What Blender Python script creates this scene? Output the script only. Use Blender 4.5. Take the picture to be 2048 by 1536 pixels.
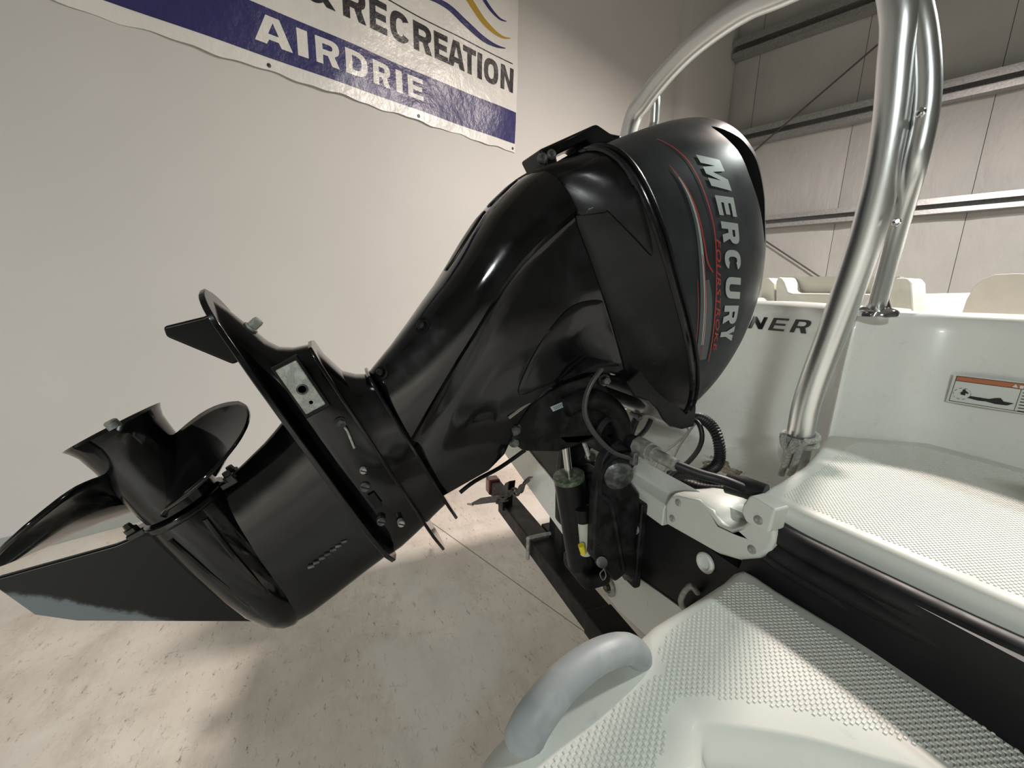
import bpy, bmesh, math, random
from mathutils import Vector, Matrix
from mathutils.bvhtree import BVHTree
from mathutils.geometry import tessellate_polygon
random.seed(7)
for o in list(bpy.data.objects): bpy.data.objects.remove(o)
sc = bpy.context.scene
COL = sc.collection

# ------------------------------------------------------------------ camera
# world frame = the boat: +X starboard, +Y towards the bow, +Z up, floor z = 0
F_PX, PITCH, ROLL, YAW_BOAT, YAW_WALL = 830.0, math.radians(12.56), math.radians(1.19), math.radians(67.4), math.radians(46.5)
CAM = Vector((0.75, 0.0, 1.40))
_hd = Vector((-math.sin(YAW_BOAT), math.cos(YAW_BOAT), 0)); _rt = Vector((math.cos(YAW_BOAT), math.sin(YAW_BOAT), 0)); _z = Vector((0, 0, 1))
_fw = math.cos(PITCH) * _hd - math.sin(PITCH) * _z
_up = math.sin(PITCH) * _hd + math.cos(PITCH) * _z
RIGHT = math.cos(ROLL) * _rt + math.sin(ROLL) * _up
UP = -math.sin(ROLL) * _rt + math.cos(ROLL) * _up
FWD = _fw
cd = bpy.data.cameras.new('camera'); cam = bpy.data.objects.new('camera', cd); COL.objects.link(cam)
cd.sensor_fit = 'HORIZONTAL'; cd.sensor_width = 36.0; cd.lens = 36.0 * F_PX / 2048.0; cd.clip_start = 0.02; cd.clip_end = 100
cam.matrix_world = Matrix(((RIGHT.x, UP.x, -FWD.x, CAM.x), (RIGHT.y, UP.y, -FWD.y, CAM.y), (RIGHT.z, UP.z, -FWD.z, CAM.z), (0, 0, 0, 1)))
sc.camera = cam

# ------------------------------------------------------------------ world, exposure, main lights
wd = bpy.data.worlds.new('world'); sc.world = wd; wd.use_nodes = True
wd.node_tree.nodes['Background'].inputs[0].default_value = (0.80, 0.84, 0.86, 1)
wd.node_tree.nodes['Background'].inputs[1].default_value = 0.05
sc.view_settings.view_transform = 'Standard'; sc.view_settings.look = 'None'
sc.view_settings.exposure = 0.09; sc.view_settings.gamma = 1.0; sc.view_settings.use_curve_mapping = False
# ceiling lamps: (x, y, z, sx, sy, watts, colour); built with their housings further down
LAMPS = [
    (-0.63, 3.55, 4.0, 0.26, 0.26, 272, (1.0, 0.86, 0.785)),
    (0.75, 3.60, 3.7, 0.26, 0.26, 112, (0.92, 1.0, 0.95)),
    (4.40, -3.20, 3.2, 0.5, 0.5, 350, (0.93, 1.0, 0.975)),
]

# ------------------------------------------------------------------ helpers
def on(px, py, axis, d):
    """point where the sight line of a photo pixel meets the plane axis = d"""
    v = FWD + (px - 1024) / F_PX * RIGHT - (py - 768) / F_PX * UP
    t = (d - CAM[axis]) / v[axis]
    return CAM + t * v
def sight(px, py, depth):
    return CAM + depth * (FWD + (px - 1024) / F_PX * RIGHT - (py - 768) / F_PX * UP)
def lerp(a, b, t): return a + (b - a) * t
def interp(tab, x):
    if x <= tab[0][0]: return tab[0][1]
    for (x0, y0), (x1, y1) in zip(tab, tab[1:]):
        if x <= x1: return y0 + (y1 - y0) * (x - x0) / (x1 - x0)
    return tab[-1][1]
def smooth_path(pts, n=8, closed=False):
    P = [Vector(p) for p in pts]; out = []; N = len(P)
    R = range(N if closed else N - 1)
    for i in R:
        if closed: a, b, c, d = P[(i - 1) % N], P[i], P[(i + 1) % N], P[(i + 2) % N]
        else: a, b, c, d = P[max(i - 1, 0)], P[i], P[i + 1], P[min(i + 2, N - 1)]
        for k in range(n):
            t = k / n
            out.append(0.5 * ((2 * b) + (c - a) * t + (2 * a - 5 * b + 4 * c - d) * t * t + (3 * b - a - 3 * c + d) * t ** 3))
    if not closed: out.append(P[-1])
    return out
def poly_area(P): return 0.5 * sum(P[i][0] * P[(i + 1) % len(P)][1] - P[(i + 1) % len(P)][0] * P[i][1] for i in range(len(P)))
def offset_poly(P, d):
    """move a closed 2D polygon inward by d"""
    s = 1 if poly_area(P) > 0 else -1; out = []; N = len(P)
    for i in range(N):
        a, b, c = Vector(P[i - 1][:2]), Vector(P[i][:2]), Vector(P[(i + 1) % N][:2])
        e1 = (b - a); e2 = (c - b)
        if e1.length < 1e-9: e1 = e2
        if e2.length < 1e-9: e2 = e1
        e1 = e1.normalized(); e2 = e2.normalized()
        n = Vector((-(e1.y + e2.y), e1.x + e2.x)) * s
        if n.length < 1e-6: n = Vector((-e1.y, e1.x)) * s
        n.normalize(); n1 = Vector((-e1.y, e1.x)) * s
        k = max(n.dot(n1), 0.5)
        out.append(b + n * d / k)
    return out
def in_poly(x, y, P):
    r = False; j = len(P) - 1
    for i in range(len(P)):
        if (P[i][1] > y) != (P[j][1] > y) and x < (P[j][0] - P[i][0]) * (y - P[i][1]) / (P[j][1] - P[i][1]) + P[i][0]: r = not r
        j = i
    return r

class MB:
    def __init__(s): s.v = []; s.f = []
    def add(s, vs, fs):
        n = len(s.v); s.v += [tuple(v) for v in vs]; s.f += [tuple(i + n for i in f) for f in fs]; return s
    def box(s, c, d, rot=None):
        c = Vector(c); vs = []
        for x in (-.5, .5):
            for y in (-.5, .5):
                for z in (-.5, .5):
                    p = Vector((x * d[0], y * d[1], z * d[2]))
                    if rot: p = rot @ p
                    vs.append(c + p)
        return s.add(vs, [(0, 1, 3, 2), (4, 6, 7, 5), (0, 4, 5, 1), (2, 3, 7, 6), (0, 2, 6, 4), (1, 5, 7, 3)])
    def loft(s, rings, cap=True, closed=True):
        n = len(rings[0]); vs = [p for r in rings for p in r]; fs = []
        for i in range(len(rings) - 1):
            for k in range(n if closed else n - 1):
                a = i * n + k; b = i * n + (k + 1) % n
                fs.append((a, b, b + n, a + n))
        if cap:
            fs.append(tuple(range(n - 1, -1, -1))); fs.append(tuple((len(rings) - 1) * n + k for k in range(n)))
        return s.add(vs, fs)
    def tube(s, path, r, seg=12, cap=True, flat=None):
        P = [Vector(p) for p in path]; rings = []
        R = r if isinstance(r, (list, tuple)) else [r] * len(P)
        nrm = None
        for i, p in enumerate(P):
            t = (P[min(i + 1, len(P) - 1)] - P[max(i - 1, 0)])
            if t.length < 1e-9: t = Vector((0, 0, 1))
            t.normalize()
            if nrm is None:
                u = Vector((0, 0, 1)) if abs(t.z) < .9 else Vector((1, 0, 0)); nrm = t.cross(u).normalized()
            else:
                nrm = (nrm - t * nrm.dot(t)); nrm = nrm.normalized() if nrm.length > 1e-6 else t.orthogonal().normalized()
            bn = t.cross(nrm); ring = []
            for k in range(seg):
                a = 2 * math.pi * k / seg
                ring.append(p + R[i] * (math.cos(a) * nrm + math.sin(a) * bn * (flat or 1)))
            rings.append(ring)
        return s.loft(rings, cap)
    def lathe(s, o, ax, prof, seg=24, cap=True):
        """prof: list of (t along axis, radius)"""
        o = Vector(o); ax = Vector(ax).normalized(); u = ax.orthogonal().normalized(); w = ax.cross(u)
        rings = [[o + ax * t + max(r, 1e-4) * (math.cos(2 * math.pi * k / seg) * u + math.sin(2 * math.pi * k / seg) * w) for k in range(seg)] for t, r in prof]
        return s.loft(rings, cap)
    def prism(s, pts, ext):
        """pts: closed 3D polygon, ext: extrusion vector"""
        pts = [Vector(p) for p in pts]; ext = Vector(ext)
        n = len(pts); fs = [(i, (i + 1) % n, (i + 1) % n + n, i + n) for i in range(n)]
        tri = tessellate_polygon([pts])
        fs += [tuple(reversed(t)) for t in tri] + [tuple(i + n for i in t) for t in tri]
        return s.add(pts + [p + ext for p in pts], fs)
    def hexbolt(s, c, ax, r, h):
        c = Vector(c); ax = Vector(ax).normalized()
        s.lathe(c, ax, [(0, r * 1.35), (h * .25, r * 1.35)], 16)
        return s.lathe(c + ax * h * .25, ax, [(0, r), (h * .75, r), (h, r * .82)], 6)
    def build(s, name, mat, parent=None, smooth=True, bevel=0, bseg=2, sub=0, angle=40, xf=None):
        me = bpy.data.meshes.new(name); vs = [tuple(xf(*v)) for v in s.v] if xf else s.v
        me.from_pydata(vs, [], s.f); me.validate()
        bm = bmesh.new(); bm.from_mesh(me)
        bmesh.ops.remove_doubles(bm, verts=bm.verts, dist=1e-6)
        bmesh.ops.recalc_face_normals(bm, faces=bm.faces); bm.to_mesh(me); bm.free()
        o = bpy.data.objects.new(name, me); COL.objects.link(o)
        mats = mat if isinstance(mat, (list, tuple)) else [mat]
        for m in mats: me.materials.append(m)
        if smooth:
            for p in me.polygons: p.use_smooth = True
            me.set_sharp_from_angle(angle=math.radians(angle))
        if bevel:
            b = o.modifiers.new('bevel', 'BEVEL'); b.width = bevel; b.segments = bseg; b.limit_method = 'ANGLE'; b.angle_limit = math.radians(35)
            b.harden_normals = True
        if sub:
            m = o.modifiers.new('sub', 'SUBSURF'); m.levels = sub; m.render_levels = sub
        if parent: child(o, parent)
        return o
def child(o, parent):
    o.parent = parent; o.matrix_parent_inverse = world_inv(parent)
def world_inv(p):
    # things are placed by location only and meshes are modelled in world coordinates, so a part's own world matrix is the identity
    return Matrix.Identity(4) if p.parent else Matrix.Translation(-p.location)
def tag(o, label=None, cat=None, group=None, kind=None):
    if label: o['label'] = label
    if cat: o['category'] = cat
    if group: o['group'] = group
    if kind: o['kind'] = kind
    return o
def thing(name, loc, label, cat, group=None):
    o = bpy.data.objects.new(name, None); COL.objects.link(o); o.location = loc; o.empty_display_size = .1
    return tag(o, label, cat, group)

# ------------------------------------------------------------------ materials
def nt(m): return m.node_tree.nodes, m.node_tree.links
def principled(name, col, rough=.5, metal=0., coat=0., spec=.5):
    m = bpy.data.materials.new(name); m.use_nodes = True; b = m.node_tree.nodes['Principled BSDF']
    b.inputs['Base Color'].default_value = (*col, 1); b.inputs['Roughness'].default_value = rough; b.inputs['Metallic'].default_value = metal
    b.inputs['Coat Weight'].default_value = coat; b.inputs['Specular IOR Level'].default_value = spec
    return m
def coords(m, scale=(1, 1, 1), kind='Object'):
    N, L = nt(m); tc = N.new('ShaderNodeTexCoord'); mp = N.new('ShaderNodeMapping'); mp.inputs['Scale'].default_value = scale
    L.new(tc.outputs[kind], mp.inputs[0]); return mp.outputs[0]
def noise(m, vec, scale, detail=5, rough=.6):
    N, L = nt(m); n = N.new('ShaderNodeTexNoise'); n.inputs['Scale'].default_value = scale; n.inputs['Detail'].default_value = detail; n.inputs['Roughness'].default_value = rough
    L.new(vec, n.inputs['Vector']); return n.outputs['Fac']
def ramp(m, fac, stops):
    N, L = nt(m); r = N.new('ShaderNodeValToRGB'); L.new(fac, r.inputs[0]); e = r.color_ramp.elements
    e[0].position, e[0].color = stops[0][0], (*stops[0][1], 1); e[1].position, e[1].color = stops[-1][0], (*stops[-1][1], 1)
    for p, c in stops[1:-1]: x = e.new(p); x.color = (*c, 1)
    return r.outputs[0]
def mix(m, fac, a, b, mode='MIX'):
    N, L = nt(m); x = N.new('ShaderNodeMix'); x.data_type = 'RGBA'; x.blend_type = mode
    if isinstance(fac, (int, float)): x.inputs[0].default_value = fac
    else: L.new(fac, x.inputs[0])
    for sck, val in ((x.inputs[6], a), (x.inputs[7], b)):
        if isinstance(val, tuple): sck.default_value = (*val, 1)
        else: L.new(val, sck)
    return x.outputs[2]
def setin(m, name, out): N, L = nt(m); L.new(out, N['Principled BSDF'].inputs[name])
def bump(m, h, strength=.2, dist=.01):
    N, L = nt(m); b = N.new('ShaderNodeBump'); b.inputs['Strength'].default_value = strength; b.inputs['Distance'].default_value = dist
    L.new(h, b.inputs['Height']); L.new(b.outputs[0], N['Principled BSDF'].inputs['Normal'])
def worn(name, col, col2, rough=(.3, .5), scale=20, metal=0., bumps=0., coat=0., lo=.45, hi=.62):
    m = principled(name, col, rough[0], metal, coat); v = coords(m); n = noise(m, v, scale, 6)
    setin(m, 'Base Color', ramp(m, n, [(lo, col), (hi, col2)]))
    setin(m, 'Roughness', ramp(m, noise(m, v, scale * .6, 4), [(.35, (rough[0],) * 3), (.7, (rough[1],) * 3)]))
    if bumps: bump(m, noise(m, v, scale * 6, 3), bumps, .004)
    return m

M = {}
# motor paints
m = M['gloss'] = principled('black_gloss_paint', (.004, .004, .0045), .14, 0, .2); v = coords(m)
m.node_tree.nodes['Principled BSDF'].inputs['Specular IOR Level'].default_value = .38; n1 = noise(m, v, 9, 7, .7); n2 = noise(m, coords(m, (4, 30, 8)), 3, 5)
setin(m, 'Roughness', ramp(m, n1, [(.42, (.07,) * 3), (.72, (.26,) * 3)]))
setin(m, 'Base Color', ramp(m, n1, [(.52, (.0035, .0035, .004)), (.8, (.016, .018, .020))]))
M['satin'] = worn('black_satin_paint', (.004, .004, .004), (.009, .009, .010), (.22, .36), 14)
M['matte_black'] = worn('matte_black_metal', (.005, .005, .005), (.018, .018, .019), (.38, .6), 30)
M['cowl'] = worn('charcoal_cowl_paint', (.016, .019, .021), (.030, .035, .038), (.26, .42), 10, coat=0., lo=.4, hi=.7); M['cowl'].node_tree.nodes['Principled BSDF'].inputs['Specular IOR Level'].default_value = .3
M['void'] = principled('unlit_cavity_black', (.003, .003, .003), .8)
m = M['skeg'] = principled('scuffed_black_paint', (.006, .006, .006), .3, spec=.25); v = coords(m)
# bare metal where the paint has worn off along the skeg's tip (own wear shape, along its lower aft end)
N, L = nt(m); sx = N.new('ShaderNodeSeparateXYZ'); tc = N.new('ShaderNodeTexCoord'); L.new(tc.outputs['Object'], sx.inputs[0])
ad = N.new('ShaderNodeMath'); ad.operation = 'MULTIPLY_ADD'; L.new(noise(m, v, 16, 6, .7), ad.inputs[0]); ad.inputs[1].default_value = .045; L.new(sx.outputs['Z'], ad.inputs[2])
M['skeg_wear'] = ad
for k_ in ('satin', 'matte_black'): M[k_].node_tree.nodes['Principled BSDF'].inputs['Specular IOR Level'].default_value = .24
M['dirty_grey'] = worn('dirty_grey_metal', (.055, .058, .056), (.16, .165, .16), (.35, .6), 60, .4)
M['bolt'] = worn('dull_steel_bolt', (.30, .30, .285), (.46, .45, .42), (.35, .5), 80, .35)
M['steel'] = principled('bright_steel', (.62, .62, .60), .22, 1.)
M['zinc'] = worn('sacrificial_zinc', (.30, .32, .29), (.46, .47, .43), (.5, .7), 60, .3, .3)
M['silver_print'] = principled('silver_lettering', (.40, .44, .43), .32, .35)
M['red_print'] = principled('red_lettering', (.30, .035, .03), .35)
M['grey_print'] = principled('grey_graphic', (.085, .098, .10), .3, .2)
# boat
def gel(name, c1, c2, rough=.3, sc_=5):
    m = principled(name, c1, rough, 0, .15); v = coords(m)
    setin(m, 'Base Color', mix(m, ramp(m, noise(m, v, 26, 8, .75), [(.60, (0, 0, 0)), (.74, (.35, .35, .35))]), ramp(m, noise(m, v, sc_, 4), [(.3, c1), (.7, c2)]), (.38, .36, .31)))
    setin(m, 'Roughness', ramp(m, noise(m, v, 8, 4), [(.3, (rough * .8,) * 3), (.7, (rough * 1.3,) * 3)]))
    return m
M['gel'] = gel('white_gelcoat', (.68, .695, .66), (.72, .73, .70), .28)
M['gel_mat'] = gel('white_textured_gelcoat', (.66, .675, .625), (.70, .71, .665), .5)
M['cap'] = gel('white_moulded_plastic', (.60, .615, .56), (.66, .67, .62), .45, 9)
M['black_gel'] = worn('black_gelcoat', (.006, .0062, .007), (.009, .0095, .010), (.35, .5), 12); M['black_gel'].node_tree.nodes['Principled BSDF'].inputs['Specular IOR Level'].default_value = .3
M['rubber'] = worn('black_rubber', (.007, .007, .008), (.015, .015, .017), (.42, .6), 25); M['rubber'].node_tree.nodes['Principled BSDF'].inputs['Specular IOR Level'].default_value = .35
M['grip'] = worn('blue_grey_moulded_handle', (.30, .325, .335), (.37, .39, .395), (.45, .6), 22)
M['cushion'] = worn('cream_vinyl_upholstery', (.60, .59, .53), (.66, .645, .59), (.45, .55), 12)
M['cushion_pink'] = worn('beige_vinyl_upholstery', (.62, .565, .50), (.66, .605, .54), (.45, .55), 12)
M['seat_grey'] = principled('grey_recess_liner', (.42, .42, .37), .6)
m = M['alu'] = principled('brushed_aluminium', (.66, .67, .67), .24, 1.); v = coords(m, (80, 80, 3))
setin(m, 'Roughness', ramp(m, noise(m, v, 8, 3), [(.3, (.28,) * 3), (.7, (.36,) * 3)]))
M['chrome'] = principled('chrome', (.7, .71, .72), .08, 1.)
M['letter'] = principled('black_chrome_letter', (.006, .006, .007), .08, .2, .8)
M['rope'] = worn('grey_braided_rope', (.30, .30, .27), (.50, .49, .45), (.8, .9), 240, 0, .6)
M['yarn'] = worn('frayed_tan_rope', (.22, .19, .13), (.42, .37, .28), (.9, .95), 120, 0, .5)
M['wire'] = principled('grey_wire_sleeve', (.20, .19, .175), .5)
M['wire_dark'] = principled('dark_grey_cable', (.05, .05, .052), .4)
M['label'] = principled('white_label', (.60, .63, .60), .4)
M['orange'] = principled('orange_label_print', (.42, .145, .065), .45)
M['ink'] = principled('black_label_print', (.012, .013, .014), .5)
M['yellow'] = principled('yellow_plastic', (.62, .52, .03), .4)
M['seal'] = worn('green_tinted_seal', (.05, .07, .045), (.16, .19, .12), (.35, .5), 90)
M['blue_label'] = principled('pale_blue_label', (.36, .44, .46), .4)
M['trailer'] = worn('black_trailer_paint', (.006, .006, .006), (.014, .013, .012), (.4, .6), 25); M['trailer'].node_tree.nodes['Principled BSDF'].inputs['Specular IOR Level'].default_value = .3
M['red_lens'] = principled('red_plastic_lens', (.20, .018, .012), .2, 0, .3)
M['strap'] = worn('grey_strap_webbing', (.10, .10, .095), (.24, .235, .22), (.7, .85), 90)
# room
m = M['wall'] = principled('painted_wall', (.62, .605, .575), .62); v = coords(m)
base = ramp(m, noise(m, v, .8, 3), [(.3, (.52, .515, .50)), (.7, (.56, .553, .537))])
sp = ramp(m, noise(m, coords(m, (1, 1, 3)), 5.5, 10, .75), [(.66, (0, 0, 0)), (.74, (.5, .5, .5))])
setin(m, 'Base Color', mix(m, sp, base, (.50, .49, .46))); bump(m, noise(m, v, 160, 3), .05, .002)
M['base'] = principled('grey_cove_base', (.30, .32, .30), .55)
m = M['panel'] = principled('vinyl_faced_insulation', (.66, .645, .60), .5); v = coords(m)
setin(m, 'Base Color', mix(m, ramp(m, noise(m, coords(m, (1, 1, .6)), 3.5, 9, .7), [(.62, (0, 0, 0)), (.8, (.6, .6, .6))]), ramp(m, noise(m, v, 1.2, 3), [(.3, (.37, .375, .365)), (.7, (.43, .432, .42))]), (.28, .275, .26)))
bump(m, noise(m, coords(m, (3, 3, 1)), 2.5, 6, .6), .35, .05)
m = M['galv'] = principled('galvanised_steel', (.42, .43, .43), .42, .85); v = coords(m)
setin(m, 'Base Color', ramp(m, noise(m, v, 45, 4, .7), [(.3, (.30, .31, .31)), (.7, (.50, .51, .51))]))
M['rod'] = principled('dark_steel_rod', (.10, .09, .08), .5, .6)
m = M['concrete'] = principled('worn_concrete', (.55, .5, .45), .55); v = coords(m)
b1 = ramp(m, noise(m, v, 1.1, 5, .6), [(.35, (.50, .44, .38)), (.5, (.62, .56, .495)), (.65, (.74, .685, .62))])
sm = ramp(m, noise(m, coords(m, (1.0, 1.5, 1)), 4.5, 9, .75), [(.48, (0, 0, 0)), (.72, (.75, .75, .75))])
c1 = mix(m, sm, b1, (.42, .375, .325))
scr = ramp(m, noise(m, coords(m, (16, 44, 1)), 1.0, 9, .85), [(.57, (0, 0, 0)), (.62, (.95, .95, .95))])
c2 = mix(m, scr, c1, (.20, .17, .14))
scr2 = ramp(m, noise(m, coords(m, (40, 14, 1)), 1.0, 9, .85), [(.585, (0, 0, 0)), (.65, (.7, .7, .7))])
c3 = mix(m, scr2, c2, (.24, .21, .18))
pt = ramp(m, noise(m, v, 1.7, 3, .5), [(.54, (0, 0, 0)), (.60, (.55, .55, .55))])
setin(m, 'Base Color', mix(m, pt, c3, (.66, .64, .60)))
setin(m, 'Roughness', ramp(m, noise(m, v, 3, 4), [(.3, (.38,) * 3), (.7, (.62,) * 3)])); bump(m, noise(m, v, 90, 6), .12, .003)
M['joint'] = principled('dark_saw_cut', (.05, .045, .04), .9)
M['ceiling'] = principled('dim_ceiling', (.24, .24, .23), .8); M['dim'] = principled('grey_shop_wall', (.32, .32, .30), .8)
# banner prints
def vinyl(name, c, r=.32):
    m = principled(name, c, r); v = coords(m)
    h = noise(m, coords(m, (1, 1, 1)), 4.5, 5, .62); bump(m, h, .22, .06)
    return m
M['ban_white'] = vinyl('white_banner_vinyl', (.70, .70, .67)); M['ban_blue'] = vinyl('navy_banner_print', (.030, .030, .125), .34)
M['ban_black'] = vinyl('black_banner_print', (.016, .016, .018), .36); M['ban_gold'] = vinyl('gold_banner_print', (.42, .28, .035), .36)
M['eyelet'] = principled('dark_eyelet', (.05, .05, .05), .4, .6)
em = bpy.data.materials.new('lamp_diffuser'); em.use_nodes = True; b = em.node_tree.nodes['Principled BSDF']
b.inputs['Base Color'].default_value = (.8, .8, .8, 1); b.inputs['Emission Color'].default_value = (1, .96, .9, 1); b.inputs['Emission Strength'].default_value = 6.0
M['lamp'] = em; M['housing'] = principled('white_lamp_housing', (.6, .6, .6), .5)

# ------------------------------------------------------------------ room shell
WN = Vector((math.cos(YAW_BOAT - YAW_WALL), math.sin(YAW_BOAT - YAW_WALL), 0))     # normal of the left wall (into the room)
WD = Vector((-WN.y, WN.x, 0))                                                     # along the left wall, towards the back wall
LW, SB = -2.47, 7.19                                                              # left wall plane, back wall plane
def R3(t, s, z): return WN * t + WD * s + Vector((0, 0, z))
def rbox(t0, t1, s0, s1, z0, z1, mb=None):
    mb = mb or MB()
    vs = [R3(t, s, z) for t in (t0, t1) for s in (s0, s1) for z in (z0, z1)]
    return mb.add(vs, [(0, 1, 3, 2), (4, 6, 7, 5), (0, 4, 5, 1), (2, 3, 7, 6), (0, 2, 6, 4), (1, 5, 7, 3)])
def struct(o): o['kind'] = 'structure'; return o
T_R, S_F, ZC = 10.5, -9.0, 5.9
fl = struct(rbox(LW - .3, T_R + .3, S_F - .3, SB + .3, -.12, -.012).build('floor', M['joint'], smooth=False))
# two concrete slabs separated by a saw cut
ja, jb = on(870, 1050, 2, 0), on(1200, 1285, 2, 0); jd = (jb - ja).normalized(); jn = Vector((-jd.y, jd.x, 0))
for sgn in (1, -1):
    e = jn * sgn; pts = [ja - jd * 9 + e * .0035, ja + jd * 12 + e * .0035, ja + jd * 12 + e * 12, ja - jd * 9 + e * 12]
    pts = [Vector((p.x, p.y, -.012)) for p in pts]
    MB().prism(pts, (0, 0, .012)).build('slab', M['concrete'], fl, smooth=False)
wl = struct(rbox(LW - .2, LW, S_F, SB, 0, ZC).build('wall_left', M['wall'], smooth=False))
struct(rbox(LW, LW + .006, S_F, 5.67, 0, .11).build('baseboard_left', M['base'], smooth=False, bevel=.002))
struct(rbox(LW, -2.318, 5.67, SB, 0, ZC).build('trim_1', M['wall'], smooth=False))
wb = struct(rbox(LW - .2, T_R, SB, SB + .2, 0, ZC).build('wall_back', M['joint'], smooth=False))
struct(rbox(T_R, T_R + .2, S_F, SB, 0, ZC).build('wall_right', M['dim'], smooth=False))
struct(rbox(LW - .2, T_R + .2, S_F - .2, S_F, 0, ZC).build('wall_front', M['dim'], smooth=False))
struct(rbox(LW - .2, T_R + .2, S_F - .2, SB + .2, ZC, ZC + .1).build('ceiling', M['ceiling'], smooth=False))
# insulation blankets of the back wall: bulging strips between the seams
seams = [-2.318, -1.965, -.692, .565, 1.82, 3.08, 4.34, 5.6, 6.86, 8.12, 9.38, 10.5]
for t0, t1 in zip(seams, seams[1:]):
    mb = MB(); nx, nz = 8, 24; vs = []; fs = []
    for i in range(nx + 1):
        for k in range(nz + 1):
            u = i / nx; bul = .022 * (1 - abs(2 * u - 1) ** 4); z = ZC * k / nz
            vs.append(R3(lerp(t0 + .003, t1 - .003, u), SB - .004 - bul - .006 * math.sin(z * 5 + t0 * 3) * (1 - abs(2 * u - 1)), z))
    for i in range(nx):
        for k in range(nz): a = i * (nz + 1) + k; fs.append((a, a + 1, a + nz + 2, a + nz + 1))
    mb.add(vs, fs).build('insulation_panel', M['panel'], wb)
# horizontal steel girts: folded Z/C channels
for gi, (z0, z1) in enumerate(((2.41, 2.585), (3.64, 3.855), (4.88, 5.12))):
    h = z1 - z0; dp = .16; t = .006
    prof = [(0, z1), (-dp, z1), (-dp, z1 - h * .38), (-dp + t, z1 - h * .38), (-dp + t, z1 - t), (-t, z1 - t), (-t, z0 + t), (-dp + t, z0 + t), (-dp + t, z0 + h * .30), (-dp, z0 + h * .30), (-dp, z0), (0, z0)]
    mb = MB(); mb.loft([[R3(tt, SB - .03 + p[0], p[1]) for p in prof] for tt in ((-2.30 if gi else -2.30), T_R)], cap=True)
    mb.build('steel_girt', M['galv'], wb, smooth=False)

def onback(px, py, s=SB - .24):
    v = FWD + (px - 1024) / F_PX * RIGHT - (py - 768) / F_PX * UP
    return CAM + (s - WD.dot(CAM)) / WD.dot(v) * v
a, b = onback(1505, 305, SB - .19), onback(1770, 77, SB - .19); d = b - a
MB().tube([a - d * .02, b + d * .35], .011, 10).build('brace_rod', M['rod'], wb)
a, b = onback(1525, 478, SB - .09), onback(1637, 552, SB - .09); d = b - a
MB().tube([a - d * .25, b + d * 1.1], .011, 10).build('brace_rod', M['rod'], wb)

# ceiling lamps with housings (out of frame, they light the hall)
for i, (x, y, z, sx_, sy_, w, c) in enumerate(LAMPS):
    t = thing('ceiling_lamp', (x, y, z), ['square warm high-bay lamp hanging over the port side of the cockpit', 'square cool high-bay lamp hanging over the starboard side of the cockpit', 'square cool high-bay lamp hanging behind the photographer'][i], 'lamp', 'ceiling lamps')
    MB().box((x, y, z + .05), (sx_ + .06, sy_ + .06, .08)).build('housing', M['housing'], t, bevel=.01)
    MB().tube([(x, y, z + .09), (x, y, ZC)], .012, 8).build('hanger', M['housing'], t)
    MB().box((x, y, z + .006), (sx_, sy_, .008)).build('diffuser', M['lamp'], t, smooth=False)
    ld = bpy.data.lights.new('lamp_light', 'AREA'); ld.shape = 'RECTANGLE'; ld.size = sx_; ld.size_y = sy_; ld.energy = w; ld.color = c
    lo = bpy.data.objects.new('lamp_light', ld); COL.objects.link(lo); lo.location = (x, y, z - .01)
    child(lo, t)
# ------------------------------------------------------------------ banner on the left wall
def text_mesh(body, bold=0.0, shear=0.0, spacing=1.0):
    """outline text as a flat mesh in its own xy-plane: (verts2d, faces)"""
    cu = bpy.data.curves.new('t', 'FONT'); cu.body = body; cu.offset = bold; cu.shear = shear; cu.space_character = spacing; cu.resolution_u = 4; cu.fill_mode = 'FRONT'
    ob = bpy.data.objects.new('t', cu); COL.objects.link(ob); dg = bpy.context.evaluated_depsgraph_get(); dg.update()
    me = ob.evaluated_get(dg).to_mesh(); vs = [(v.co.x, v.co.y) for v in me.vertices]; fs = [tuple(p.vertices) for p in me.polygons]
    ob.evaluated_get(dg).to_mesh_clear(); bpy.data.objects.remove(ob); bpy.data.curves.remove(cu)
    x0 = min(v[0] for v in vs); x1 = max(v[0] for v in vs); y0 = min(v[1] for v in vs); y1 = max(v[1] for v in vs)
    return [((v[0] - x0) / (x1 - x0), (v[1] - y0) / (y1 - y0)) for v in vs], fs
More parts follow.
